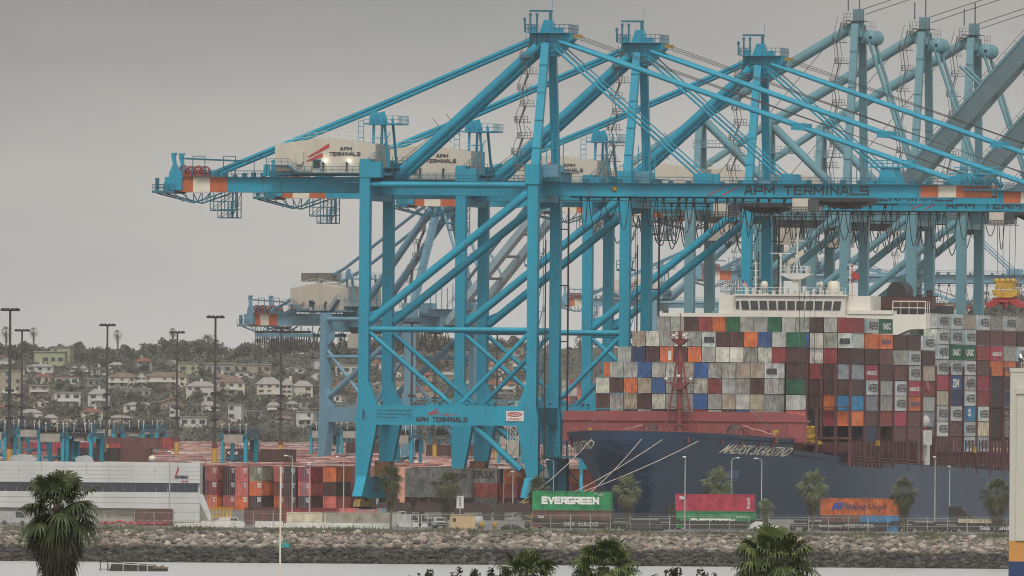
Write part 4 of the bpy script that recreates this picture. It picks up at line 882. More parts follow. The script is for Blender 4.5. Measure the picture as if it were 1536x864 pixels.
# lashing bridges along the port side
BAYS = [10.6+13.6*k for k in range(5)]+[78.9]+[92.4+13.6*k for k in range(8)]
rnd = random.Random(12)
for i, y in enumerate([-4]+BAYS):
    b = MB(); yy = y-.95; z0 = deck_z(y)-1; zt = 19.0 if y > 9 else 18
    for x in ((24.0, 21.4, 18.8, 16.2) if i > 0 else (20.8, 18, 15)): b.box(x-.25, x+.2, yy-.25, yy+.25, z0, 32 if i > 0 else 24)
    b.box(10, 24.2 if i > 0 else 21, yy-.4, yy+.4, zt-.4, zt)
    if i > 0: b.box(16, 24.2, yy-.35, yy+.35, zt+5.2, zt+5.4)
    for d in ((3.4, 6.8, 10.2) if i > 0 else ()):
        b.box(23.6, 24.0, yy+d-.18, yy+d+.18, z0, zt-.5)
        if rnd.random() < .7: b.box(22.8, 23.9, yy+d+.4, yy+d+1.8, z0, z0+rnd.uniform(.7, 1.8))
    if i > 0: b.rail([(24.0, yy, z0+.6), (24.0, yy+13, z0+.6)], 1.1, 1.6, .07); b.box(22.6, 24.0, yy, yy+13.4, z0+.45, z0+.6)
    b.build("lashing_bridge", reddk, ship)
for y, z in ((36, 17.4), (130, 16.2)): b = MB(); b.box(23.2, 24.2, y, y+1.2, z, z+1.0); b.path([(23.8, y-3, z+.2), (23.8, y-1.4, z+.6), (23.8, y, z+1.0)], .12, 0, 5); b.build("deck_equipment", yellow, ship)
b = MB(); b.tube((22.5, 84, 14), (22.5, 84, 27.5), 1.5, 0, 12, 1.2); b.prism([(20.6, 27.5), (24.2, 27.5), (23.6, 30), (22, 31.6), (21.2, 29.8)], 'y', 82.5, 85); b.build("provision_crane", mat("pedestal_red", (.30, .05, .06), .6, .2), ship)
b = MB(); b.box(22.2, 24.5, 79, 85.5, 17.6, 20.3); b.box(22.8, 24.4, 81, 84, 14.0, 17.6); b.lathe([(0, -2.2), (.9, -1.6), (1.15, 0), (.9, 1.6), (0, 2.2)], (23.4, 82.5, 22.0), 0, 12, axis='y'); b.beam((22.6, 80, 20.3), (23.2, 80, 24.5), .3); b.beam((22.6, 85, 20.3), (23.2, 85, 24.5), .3)
b.build("lifeboat", common['white'], ship)

# deck containers, bay by bay (bow first)
TP = 2.76; HSC = 2.63/CH
FG = "containers stacked across the ship's bow"; SG = "containers along the ship's side"
def col_x(i): return -23.94+2.52*i+1.26
def fill(bayname, y, col0, k, codes, Lc, base=18.2):
    for j, c in enumerate(codes):
        if c == '.': continue
        i = col0+j; p = CF(SA+col_x(i), y, base+TP*k+(rnd.uniform(0, .05)))
        lab = f"{WORDS[c]} container in the {bayname}, {nth(8-k)} tier from top, {nth(j+1)} from left"
        lg = None
        if c == 'w': lg = ("MAERSK", '-y', blackp, (-.8, 1.0, .7, 1.7), None, -.2)
        container('g' if c == 'g' else c, p, RZ, lab, FG, Lc, HSC, lg)
def fill_r(*a): fill(*a)
F1, F2, F3 = "foremost bay", "second bay", "third bay"
fill(F1, -17.8, 3, 1, "mtmgmmgrgmbtg", 6.06)
fill(F1, -17.8, 3, 2, "mgtmlggbgtltg", 6.06)
fill(F1, -17.8, 3, 3, "lmotbgglrggmg", 6.06)
fill(F1, -17.8, 4, 4, "glbgltbggttw", 6.06)
fill(F2, -11, 3, 4, "o", 6.06)
fill(F2, -11, 4, 5, "gnmomogllglrm", 6.06)
fill(F2, -11, 5, 6, "tlglgwmmobgG", 6.06)
for k, c in ((1, 'R'), (2, 'l'), (3, 'G'), (4, 'm')):
    p = CF(SA+col_x(16), -11, 18.2+TP*k); container(c, p, RZ, f"{WORDS[c]} container at the right end of the second bay, {nth(8-k)} tier from top", FG, 6.06, HSC)
p = CF(SA+col_x(2), -11, 18.2+TP*2)
fill(F3, 10.6, 5, 7, "ggmroGggGggmgr", 12.19)
fill(F3, 10.6, 15, 6, "blgw", 12.19)
fill(F3, 10.6, 15, 5, "mlrmg"[:4], 12.19)
for k, s in ((4, "rmz"), (3, "mmm"), (2, "moc"), (1, "kpo")):
    for j, c in enumerate(s):
        container(c, CF(SA+col_x(16+j), 10.6, 18.2+TP*k), RZ, f"{WORDS[c]} container at right of third bay, {nth(8-k)} tier from top, {('third','second','first')[j]} from corner", FG, 12.19, HSC)
SIDE = [(10.6, 18.2, 7, "gwwptns"), (24.2, 18.2, 7, "wompwze n".replace(' ', '')), (37.8, 18.2, 7, "Goemggr"), (51.4, 18.2, 7, ".mgewwpe"), (65.0, 18.2, 7, ".mwwpoee"), (78.9, 18.2, 6, "wmtrgz"),
        (92.4, 16.4, 8, "wwwwptwwe"), (106, 16.4, 8, "wwGwbnwee"), (119.6, 16.4, 8, "twGwwwcww"), (133.2, 16.4, 8, "wereprwyw"), (146.8, 16.4, 8, "gepokk"), (160.4, 16.4, 8, "wegomn"), (174, 16.4, 8, "gmwen")]
for bi, (y, base, kt, codes) in enumerate(SIDE):
    n = 0
    for j, c in enumerate(codes):
        k = kt-j
        if c == '.': continue
        pitch = TP if base > 17 else 2.8
        lg = LOGO.get(c) if (c not in 'oGb' or (j + bi) % 3 != 1 or c == 'G') else None
        if c == 'o' and bi == 1: lg = None
        if c == 'p' and bi in (6, 9, 3): lg = None
        if bi == 0:   # bay already has its corner column: repaint that column with the lettered side
            continue
        side_word = WORDS[c]+(" lettered" if lg else "")
        container(c, CF(SA+col_x(18), y, base+pitch*k), RZ, f"{side_word} container on the ship's side, {nth(j+1)} from top, {nth(bi)} stack past the corner", SG, 12.19, (pitch-.13)/CH, lg)
fill("ninth bay", 92.4, 14, 7, "ggg", 12.19, base=16.9)
b = MB()  # unseen dark boxes added so gaps between the front containers read dark
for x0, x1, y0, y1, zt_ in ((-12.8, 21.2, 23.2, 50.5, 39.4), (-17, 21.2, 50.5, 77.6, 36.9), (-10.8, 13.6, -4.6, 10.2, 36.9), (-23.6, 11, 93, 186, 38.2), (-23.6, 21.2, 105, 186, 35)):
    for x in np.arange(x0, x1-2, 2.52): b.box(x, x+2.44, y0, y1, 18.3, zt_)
o_ = b.build("container_gap_filler", mat("gap_filler_maroon", (.06, .03, .028), .8, .3, .4), loc=CF(SA, 0, 0), rotz=RZ); tag(o_, "dark mass of further containers packed behind the front rows on the ship", "containers", kind="stuff")
# yellow and red spreaders on their hoist ropes
def spreader(label, p, ztop, cols, red=True):
    r = thing("container_spreader", label, "spreader", p, RZ, "spreaders hanging from the gantry cranes")
    b = MB(); b.box(-1.7, 1.7, -1.5, 1.5, 1.8, 3.0); b.prism([(-2.5, 1.6), (2.5, 1.6), (2.2, .6), (1.3, .2), (-1.3, .2), (-2.2, .6)], 'y', -1.4, 1.4)
    for x in (-1.6, -.5, .5, 1.6): b.lathe([(0, -.3), (.55, -.25), (.55, .25), (0, .3)], (x, -1.2, 3.3), 0, 10, axis='y'); b.box(x-.2, x+.2, -1.4, -1.0, 2.6, 3.6)
    b.build("head_block", cols[0], r)
    b = MB(); b.box(-2.4, 2.4, -.9, .9, -.6, .2); b.box(-1.22, 1.22, -6.1, 6.1, -.7, -.3); b.prism([(-3.6, -.9), (-2.2, -.2), (2.2, -.2), (3.6, -.9), (3.6, -1.5), (2.9, -1.7), (1.4, -1.1), (-1.4, -1.1), (-2.9, -1.7), (-3.6, -1.5)], 'y', -1.3, 1.3)
    for x in (-1.1, 1.1):
        for y in (-6, 5.8): b.box(x-.2, x+.2, y, y+.3, -1.5, -.3)
    b.beam((0, -1.4, -1), (0, -1.4, -2.1), .5)
    b.build("telescopic_frame", cols[1], r)
    b = MB()
    for x in (-1.6, -.6, .6, 1.6): b.tube((x, 0, 3.2), (x*1.1, 0, ztop-p[2]), .055, 0, 5)
    b.build("hoist_rope", black, r)
    return r
spreader("yellow spreader lowered onto the empty deck cell beside the foremost stacks", CF(SA+16.3, 8.6, 18.6), 61.0, (yellow, yellow)).scale = (.8, .8, .62)
spreader("yellow and red spreader hanging in the air at the right", at(1509, 448, 3377), 61.0, (yellow, mat("spreader_red", (.38, .04, .035), .55, .2)))
# mooring lines
MG = "white mooring lines from the bow"
def moor(y, s, end, lab, z=None):
    p = ship.matrix_basis @ Vector(hullpt(y, (z or deck_z(y)-1.5), s, .3)); q = Vector(end); b = MB(); n = 10
    b.path([p.lerp(q, i/n)-Vector((0, 0, 1.1*(1-(2*i/n-1)**2))) for i in range(n+1)], .055, 0, 6)
    tag(b.build("mooring_line", common['cream']), lab, "rope", MG)
moor(-73, -1, at(752, 771, 3000), "pale mooring line leading from the far side of the bow, steepest of the four")
moor(-75, 1, at(838, 773, 3010), "pale mooring line from the bow's tip, crossing another")
moor(-71.5, 1, at(765, 779, 2990), "pale mooring line from the bow, second from the right")
moor(-61, 1, at(752, 775, 2985), "pale mooring line from the bow, rightmost and longest")
# ---------------------------------------------------------------- container yard
random.seed(21)
YG = "containers stacked in the yard behind the quay"
tops = [(.56,.33,.28), (.62,.40,.34), (.40,.16,.14), (.66,.48,.42), (.48,.22,.19), (.56,.50,.46), (.26,.11,.10), (.58,.30,.22), (.40,.38,.37), (.70,.56,.50), (.24,.2,.22), (.30,.10,.09), (.20,.07,.065), (.36,.12,.10)]
b = MB(); nrow = 175
for i in range(nrow):
    a = -2-12-i*3.95
    y = 92.0
    while y < 2650:
        seg = random.choice((4, 6, 6, 8)); h = random.choice((1, 2, 2, 3, 3, 3))
        for k in range(seg):
            if random.random() < .09: y += 12.6; continue
            hh = 2.6*max(1, h-(random.random() < .12)); c = random.choice(tops); g = random.uniform(.8, 1.15)
            p = CF(a, y); x0, y0 = p.x, p.y
            if abs(x0) < 12+y0*.0292 and (Vector((x0, y0))-Vector((-38, 4165))).length > 27:
                vs = []
                for z in (0, hh):
                    for da, db in ((0, 0), (2.44, 0), (2.44, 12.19), (0, 12.19)): q = CF(a+da, y+db, GZ+z); vs.append(q)
                b.add(vs, [(4,5,6,7), (0,1,5,4), (1,2,6,5), (3,0,4,7)], 0, False, tuple(q*g for q in c))
            y += 12.6
        y += random.choice((4, 12, 26))
tag(b.build("stacked_yard_containers", attr_mat("yard_container_paint", .75, var=.2, scale=.5)), "endless rows of reddish container roofs receding across the yard", "containers", kind="stuff")
_dm = {}
def doors(o, rnd):
    """lock rods and painted codes on the door end that faces the water"""
    k = rnd.randrange(4)
    if k not in _dm:
        b = MB()
        for x in (-.85, -.35, .35, .85): b.tube((x, -.04, .1), (x, -.04, 2.5), .035, 0, 5)
        b.box(-.03, .03, -.02, .0, .1, 2.5); q1 = b.build("lock_rods", common['grey']); b = MB()
        b.text(("TGHU 48\n2210\n45G1", "MSKU 7\n306612\n22G1", "GESU\n5518", "CAIU 29\n84\n45G1")[k], (.25, -.08, 1.45), (1,0,0), (0,0,1), .8, .85, 0, .04); q2 = b.build("code_lettering", whitep)
        _dm[k] = (q1.data, q2.data); bpy.data.objects.remove(q1); bpy.data.objects.remove(q2)
    for me, nm in zip(_dm[k], ("lock_rods", "code_lettering")):
        q = bpy.data.objects.new(nm, me); COL.objects.link(q); q.parent = o
# the front rank, each container its own
codes3 = [("oRm", "mgm", "mlr"), ("mGm", "mGe"), ("rpo", "mpk"), ("mgE", "oge"), ("rgm", "mmr"), ("oem", "kmo"), ("mtm", "krm")]
rr = random.Random(31); pool = "mmkRRooRRrrReetRpmoRoRoRRm"; nfront = 0
ROWW = []
for i in range(31):
    a = -17.0-i*3.05+rr.uniform(-.25, .25)
    yb = 28+rr.uniform(0, 9)
    for k in range(3):
        c = rr.choice(pool)
        lab = f"{WORDS[c]} container in the yard's front rank, {('bottom', 'middle', 'top')[k]} of the {nth(i+1)} stack from the crane"
        lg = None
        if (i, k) == (11, 2): c = 'o'
        o = container(c, CF(a, yb, GZ+k*2.6), RZ-.04, lab.replace(lab.split(' container')[0], WORDS[c], 1), YG, 12.19, 1, ("dol", '+x', bluep, (2, 10, .6, 2.0), None) if (i, k) in ((11, 2), (4, 2)) else (("K", '+x', blackp, (1.5, 6, .5, 2.1), None) if (i, k) == (10, 1) else None), rr)
        doors(o, rr)
for i, (a, y, cs) in enumerate(((-12, 26, "Rmo"), (1.2, 30, "mgg"), (5.5, 32, "gRg"), (14.4, 34, "RRn"), (20.3, 30, "eRo"), (9.9, 44, "RoR"), (24.6, 52, "rRo"), (28.4, 60, "kRr"), (32, 66, "gRe"))):
    for k, c in enumerate(cs):
        lg = i in (1, 2) and c == 'g' and k > 0
        p = CF(a, y, GZ+k*2.6)
        if i in (1, 2):
            o = container(c, p, RZ+pi/2, f"{WORDS[c]} container lying broadside between the crane legs, {('bottom','middle','top')[k]} of the {'left' if i==1 else 'right'} pile", YG, 12.19, 1, ("MAERSK", '+x', blackp, ((6.8, 11.6, .8, 1.7) if i == 1 else (5.2, 11.8, .9, 2.2)), None, .02) if lg and k == 2 else None, rr)
            o.rotation_euler = (0, 0, RZ-pi/2)
        else: container(c, p, RZ, f"{WORDS[c]} yard container seen between the crane's legs, {('bottom','middle','top')[k]} of the {nth(i+1)} pile", YG, 12.19, 1, None, rr)
# stack of containers on another ship far behind, seen under the boom
fs_ = thing("far_container_ship", "hazy dark far ship beyond the bow carrying reddish containers", "ship", (at(862, 640, 5930).x, 5930, 0))
b = MB(); b.prism([(-12, -1), (30, -1), (32, 19), (-16, 20)], 'y', -2, 30); b.build("hull", hull_m, fs_)
b = MB(); b.box(-12, 31, 0, 28, 19.5, 20.6); b.build("deck", reddk, fs_)
for i in range(6):
    for k in range(5):
        c = rr.choice("ReomgpwR"); p = at(848+i*12.2, 640, 5934); z = 22.65+k*2.75
        container(c, (p.x, 5934, z-2), 0, f"far hazy {WORDS[c]} container beyond the bow, {nth(i+1)} column, {nth(k+1)} layer up", "far containers beyond the ship's bow", 12.19, 1, None, rr)

# straddle carriers working over the rows
def straddle(p, lab, s=1.0, rot=RZ, grey=True):
    r = thing("straddle_carrier", lab, "straddle carrier", p, rot, "blue straddle carriers working the container rows")
    for x in (-2.3, 2.3):
        for y in (-4.4, 4.4):
            b = MB(); b.box(x-.3, x+.3, y-.36, y+.36, 1.6, 12.6); b.build("leg", MA['main'], r)
        b = MB(); b.box(x-.5, x+.5, -5.6, 5.6, .9, 1.8); ba = b.build("wheel_beam", MA['dark'], r)
        for y in (-4.8, -1.8, 1.8, 4.8):
            b = MB(); b.lathe([(.2, -.3), (.8, -.25), (.85, 0), (.8, .25), (.2, .3)], (x, y, .85), 0, 12, axis='x'); b.build("wheel", black, ba)
        b = MB(); b.box(x-.35, x+.35, -5.2, 5.2, 12.7, 13.4); b.rail([(x, -5.2, 13.5), (x, 5.2, 13.5)], 1, 1.3, .07); b.build("top_beam", MA['dark'], r)
    b = MB(); b.box(-2.4, 2.4, -5.0, -4.0, 12.7, 13.4); b.box(-2.4, 2.4, 4.0, 5.0, 12.7, 13.4); b.box(-1.1, 1.1, -4, 4, 12.9, 13.2)
    for k in range(6): b.lathe([(.1, -.15), (.5, -.12), (.5, .12), (.1, .15)], (-1.7+k*.7, -4.4, 13.9), 0, 10, axis='y')
    b.build("cross_head", black, r)
    b = MB(); b.box(-1.9, 1.9, -5.4, -3.0, 11.6, 13.2) if grey else b.box(-1, 1, -4.6, -3, 11.8, 13); b.build("engine_box", mat("engine_grey", (.30, .28, .24), .6, .2), r)
    b = MB(); b.box(-1.2, 1.2, -6, 6, 8.4 if s > .5 else 6, 8.9 if s > .5 else 6.5); [b.beam((x, y, 8.6), (x, y, 12.8), .07) for x in (-1, 1) for y in (-3, 3)]; b.beam((-2.3, -4.4, 6), (2.3, -4.4, 9.5), .2); b.build("hoist_frame", MA['dark'], r)
    b = MB(); b.box(1.0, 2.7, 5.0, 6.8, 9.8, 12.2); b.build("driver_cab", common['glass'], r)
    for x in (-2.4, -1, 1.2, 2.4):
        b = MB(); b.beam((x, -4.6, 13.5), (x, -4.6, 15.0), .1); b.lathe([(0, -.2), (.25, 0), (0, .3)], (x, -4.6, 15.1), 0, 8); b.build("beacon_pole", common['white'], r)
    return r
for i, (u, vb, vt, gr, lab) in enumerate(((-2, 690, 642, 1, "blue straddle carrier cut by the photo's left edge"), (51, 678, 636, 1, "blue straddle carrier with a cream engine box, far left"), (85, 694, 657, 1, "blue straddle carrier with grey engine box standing above the white building's roof"),
        (126, 668, 634, 1, "dusky blue straddle carrier behind a front one, left yard"), (163, 672, 640, 1, "blue straddle carrier with grey box, beside a light mast"), (207, 675, 640, 0, "tall open blue straddle carrier without a box"),
        (228, 668, 640, 0, "slim blue straddle carrier beside the open one"), (127, 694, 660, 0, "blue straddle carrier with bare frame beside the grey-boxed one"), (359, 692, 652, 1, "blue straddle carrier with dark box in the middle of the red rows"), (487, 672, 640, 1, "blue straddle carrier just left of the nearest crane"),
        (533, 672, 638, 1, "blue straddle carrier half hidden by the nearest crane leg"), (607, 690, 640, 1, "blue straddle carrier under the nearest crane's portal"), (667, 676, 640, 0, "blue straddle carrier behind the yellow-based mast"), (772, 690, 645, 1, "blue straddle carrier in the gap by the waterside leg"), (20, 668, 634, 0, "small blue straddle carrier between two masts at left"))):
    y = (CAMZ-GZ-14.5)*0+ (14.5+GZ-CAMZ)*FPX/((HOR+ROLL*(u-768))-vt) if vt < HOR else 3700+(694-vb)*26
    y = 3420+(694-vb)*42
    p = at(u, 650, y); straddle((p.x, y, GZ+(0 if i != 2 else 0)), lab, grey=bool(gr))
# a few boxed containers standing proud behind the carriers
for i, (u, y, z, c) in enumerate(((24, 4200, 7.6, 'p'), (88, 3500, 7.8, 'k'), (135, 3500, 7.8, 'e'), (101, 4000, 8, 'r'), (340, 3560, 7.7, 'm'), (352, 3560, 7.7, 'm'), (165, 4100, 9, 'e'), (181, 4100, 9, 'r'), (520, 4300, 8, 'm'), (640, 4100, 8, 'm'))):
    p = at(u, 660, y); lab = f"{WORDS[c]} container on top of the yard rows, {nth(i+1)} such box standing proud"
    container(c, (p.x, y, GZ+z), -radians(100), lab, YG, 12.19, 1, ("CAI", '+x', whitep, (.4, 2.4, 1.5, 2.1), None) if i == 4 else None, rr)

# high-mast lights
def mast(u, vt, lab, yb=True, vy=None):
    y = 18.2*FPX/(HOR+ROLL*(u-768)-vt); p = at(u, 650, y); r = thing("light_mast", lab, "light mast", (p.x, y, GZ), 0, "tall floodlight masts over the yard"); h = 35.7
    b = MB(); b.tube((0, 0, 11.5), (0, 0, h), .36, 0, 10, .2); b.build("pole", mat("mast_dark", (.05, .048, .045), .6, .2), r)
    b = MB(); b.tube((0, 0, 0), (0, 0, 10.6), .62, 0, 10, .5); b.build("painted_base", mat("mast_yellow", (.46, .27, .05), .6, .15), r)
    b = MB(); b.tube((0, 0, 10.6), (0, 0, 11.8), .55, 0, 10, .45); b.build("base_collar", mat("mast_collar", (.12, .03, .02), .6, .2), r)
    b = MB(); b.lathe([(.2, 0), (1.5, .15), (1.5, .35), (.2, .4)], (0, 0, h-.2), 0, 14)
    for k in range(10): t = 2*pi*k/10; b.lathe([(0, 0), (.42, .05), (.42, .3), (.2, .55), (0, .6)], (1.35*cos(t), 1.35*sin(t), h-.2), 0, 8)
    b.build("lamp_ring", black, r)
    b = MB(); b = None
    for z in (16, 18.2, 21): b = MB(); b.box(-.5, .5, -.5, .5, z, z+.35); [b.lathe([(0, 0), (.25, .05), (.25, .4), (0, .5)], (s*.55, -.3, z-.1), 0, 8) for s in (-1, 1)]; b.build("camera_bracket", black, r)
for a in ((14, 465, "tall dark floodlight mast, leftmost in the photo"), (32, 496, "floodlight mast just right of the leftmost one"), (160, 488, "floodlight mast behind the white building's roof, alone in mid-left"), (265, 499, "floodlight mast with a palm top right beside its lamps"), (322, 476, "near floodlight mast with bright yellow base right of the white building"), (421, 492, "floodlight mast under the far crane's tail"),
          (617, 484, "floodlight mast with pale yellow base between the nearest crane's front and rear legs"), (652, 500, "floodlight mast seen through the crane's lower braces"), (745, 497, "faint floodlight mast left of the waterside legs")): mast(*a)

# ---------------------------------------------------------------- quayside strip: train, fence, lamps, small things
TRG = "containers riding the double-stack train"
dkcar = mat("railcar_black", (.030, .022, .022), .7, .4, .7); wheelm = mat("bogie_iron", (.04, .038, .036), .7, .3, 1)
TY0, TA = 2776.0, radians(-9)
def track(u): p = at(u, 780, TY0); return Vector((p.x, TY0+(p.x)*math.tan(TA)+2, GZ))
def wellcar(u0, u1, lab, graffiti=None, gcol=None):
    p, q = track(u0), track(u1); Lw = (q-p).length; r = thing("well_car", lab, "railway car", p, math.atan2(q.y-p.y, q.x-p.x), "well cars of the container train")
    b = MB(); b.prism([(0, 1.2), (1.6, 1.2), (2.4, .25), (Lw-2.4, .25), (Lw-1.6, 1.2), (Lw, 1.2), (Lw, 1.35), (0, 1.35)], 'y', -1.45, -1.3); b.prism([(0, 1.2), (1.6, 1.2), (2.4, .25), (Lw-2.4, .25), (Lw-1.6, 1.2), (Lw, 1.2), (Lw, 1.35), (0, 1.35)], 'y', 1.3, 1.45)
    b.box(2, Lw-2, -1.5, -1.28, 1.3, 1.42); b.box(2.4, Lw-2.4, -1.25, 1.25, .1, .19); b.box(-.3, 1.6, -1.3, 1.3, 1.2, 1.6); b.box(Lw-1.6, Lw+.3, -1.3, 1.3, 1.2, 1.6)
    for x in np.arange(2.8, Lw-2.5, .95): b.box(x, x+.1, -1.53, -1.44, .3, 1.3)
    body = b.build("well_body", dkcar, r)
    for x in (.4, Lw-.4):
        b = MB(); b.box(x-1.4, x+1.4, -1.1, 1.1, .5, 1.0); bo = b.build("bogie", wheelm, r)
        for k in (-.95, .95): b = MB(); b.lathe([(.1, -1.0), (.45, -.98), (.5, -.85), (.42, -.8), (.1, -.75)], (x+k, 0, .47), 0, 14, axis='y'); b.build("wheel", wheelm, bo)
    if graffiti:
        b = MB(); b.text(graffiti[0], (Lw*graffiti[1], -1.56, .38), (1,0,0), (0,0,1), graffiti[2], graffiti[3], 0, .03); b.build("lettering", gcol or mat("graffiti_grey", (.40, .39, .36), .8, .3, 2), body)
    return r
wellcar(798, 930, "black well car under the green container, pale graffiti along its side", ("DRK  LULCKS", .38, 5.4, .7))
wellcar(1006, 1142, "black well car under the crimson container")
wellcar(1195, 1352, "dark well car under the orange container, graffiti scrawled on its side", ("lwo zoooy WESTOPHR", .22, 8.6, .75))
wellcar(1418, 1545, "dark well car at the right with pale lettering along its side", ("Sea  Land", .40, 4.6, .6), mat("car_lettering", (.50, .49, .47), .7, .2))
wellcar(930, 1004, "empty dark well car between the green and crimson containers")
wellcar(1352, 1416, "empty dark well car left of the pale-lettered one")
ra = TA+0.0
def trainbox(c, u, dz, lab, lg=None, Lc=12.19, hs=1.0, dx=0.0):
    p = track(u); return container(c, (p.x+dx, p.y-1.22*0-1.1, GZ+dz), ra+pi/2-pi, lab, TRG, Lc, hs, lg, rr)
def tb(c, u0, ztop, lab, Lc=12.19, lg=None, h=2.59):
    """box whose long side faces the water; left end at u0"""
    p = track(u0); o = container(c, (0, 0, 0), 0, lab, TRG, Lc, h/CH, None, rr); ang = TA
    o.rotation_euler = (0, 0, ang-pi/2+pi)      # local +y -> along the track
    o.rotation_euler = (0, 0, ang+pi/2-pi); d = Vector((cos(ang), sin(ang), 0)); nrm = Vector((sin(ang), -cos(ang), 0))
    o.location = Vector((p.x, p.y, 0))+Vector((0, 0, ztop-h))   # local y = -(-d)?
    o.rotation_euler = (0, 0, ang-pi/2)
    # with this turn local +y = d, local +x = nrm (towards the water)
    if lg:
        for txt, m_, lo, hi, z0, z1, bold in lg:
            b = MB(); b.text(txt, (1.245, lo, z0), (0,1,0), (0,0,1), hi-lo, z1-z0, 0, bold); b.build("lettering", m_, o)
    return o
def dirfix(o): return o
E1 = [("EVERGREEN", whitep, 1.6, 10.3, .8, 1.85, -.27), ("EMCU 3810", whitep, 9.6, 11.3, 2.2, 2.36, .01), ("45G1", whitep, 10.3, 11.0, 1.98, 2.12, .01)]
tb('E', 800, 10.75, "bright green container with large white block lettering, topmost on the train", lg=E1, h=2.9)
tb('e', 801, 7.8, "dark brown container beneath the white-lettered green one", lg=[("Gold", whitep, .8, 1.7, 1.4, 1.8, .02)])
tb('p', 1014.5, 10.5, "crimson container topmost on the train, small white curl on its left end", lg=[("CA", whitep, .6, 1.4, 1.75, 2.25, .06), ("2285", whitep, 11.1, 11.6, .4, 2.1, 0)])
tb('E', 1016, 7.9, "green container beneath the crimson one", lg=[("EVERGREEN", whitep, 2.4, 9.0, .6, 1.45, -.27), ("EGHU 1", whitep, 9.4, 11.2, 1.6, 1.9, .01)])
ho_ = tb('o', 1231, 10.05, "orange container with dark blue lettering and double-arrow emblem, topmost on the train", lg=[("Hapag-Lloyd", bluep, 4.0, 10.2, .72, 1.8, .012)])
b = MB()
for d in (0, .85): b.prism([(1.7+d, .95), (2.3+d, 1.95), (2.95+d, 1.95), (2.55+d, 1.45), (2.75+d, 1.45), (2.6+d, 1.05), (2.25+d, 1.05), (2.05+d, .75), (1.75+d, .75)], 'x', 1.23, 1.25)
b.build("emblem", mat("emblem_blue", (.02, .06, .25), .5, .05), ho_)
tb('e', 1233, 7.4, "short brown container under the orange one's left half", 6.06)
tb('c', 1289, 7.4, "short bright blue container under the orange one's right half", 6.06)
tb('y', 1437, 7.0, "pale cream container with one slanted end at the far right", 6.0, h=1.6); 
tb('e', 1496, 6.9, "rusty brown container at the right edge by the pale post", 6.06, h=1.9, lg=[("H", whitep, .6, 1.1, .4, 1.5, .03)])
b = MB(); p = track(1423); b.box(-.1, 1.8, -1, 1, 1.9, 3.9); b.prism([(1.8, 1.9), (4, 1.9), (1.8, 3.6)], 'y', -1, 1); tag(b.build("stacked_bogie_frame", dkcar, loc=p, rotz=TA), "black iron block beside the cream container on the train", "machinery")
b = MB()    # string of empty well cars behind
for i in range(6):
    u0 = 562+i*60; p = at(u0, 750, 2985); r = thing("well_car", f"low maroon empty well car behind the palms, {nth(i+1)} from the left", "railway car", (p.x, 2985-i*.8, GZ+1.0), TA*.3, "empty well cars along the quay")
    m2 = mat("well_maroon", (.055, .03, .03), .7, .3, .8)
    b = MB(); b.prism([(0, 1.0), (.8, 1.8), (5.6, 1.8), (6.3, 1.0), (6.3, .3), (0, .3)], 'y', -1.4, 1.4)
    for k in range(4): b.box(.6+k*1.5, 1.1+k*1.5, -1.3, 1, 1.8, 1.8+.5*((k+i) % 3)*.5+.1)
    b.build("well_body", m2, r)
    for x in (.8, 5.4): b = MB(); b.box(x-.8, x+.8, -1.2, 1.2, -1.0, .35); b.build("bogie", wheelm, r)

# fence along the bank
FY = 2723.5
fr = thing("chain_link_fence", "long grey chain-link fence along the top of the rock bank", "fence", (0, FY, GZ-.1))
steel = mat("galvanised_steel", (.36, .36, .34), .5, .2, 1)
for i in range(64):
    x = -96+i*3.0; h = 2.45
    b = MB(); b.tube((x, 0, 0), (x, 0, h), .05 if i % 5 else .09, 0, 6); b.beam((x, 0, h), (x, -.3, h+.35), .05); b.build("fence_post", steel, fr)
b = MB()
for z in (2.4, 1.2, .15): b.tube((-96, 0, z), (93, 0, z), .03, 0, 4)
for z in (2.6, 2.75): b.tube((-96, -.25, z), (93, -.25, z), .012, 0, 3)
b.build("fence_rail", steel, fr)
b = MB(); w = .008
for k in range(900):
    x = -96+k*.21
    b.add([(x, .0, .15), (x+w, .0, .15), (x+2.25+w, 0, 2.4), (x+2.25, 0, 2.4)], [(0,1,2,3)]); b.add([(x+2.25, .01, .15), (x+2.25+w, .01, .15), (x+w, .01, 2.4), (x, .01, 2.4)], [(0,1,2,3)])
b.build("wire_mesh", steel, fr)

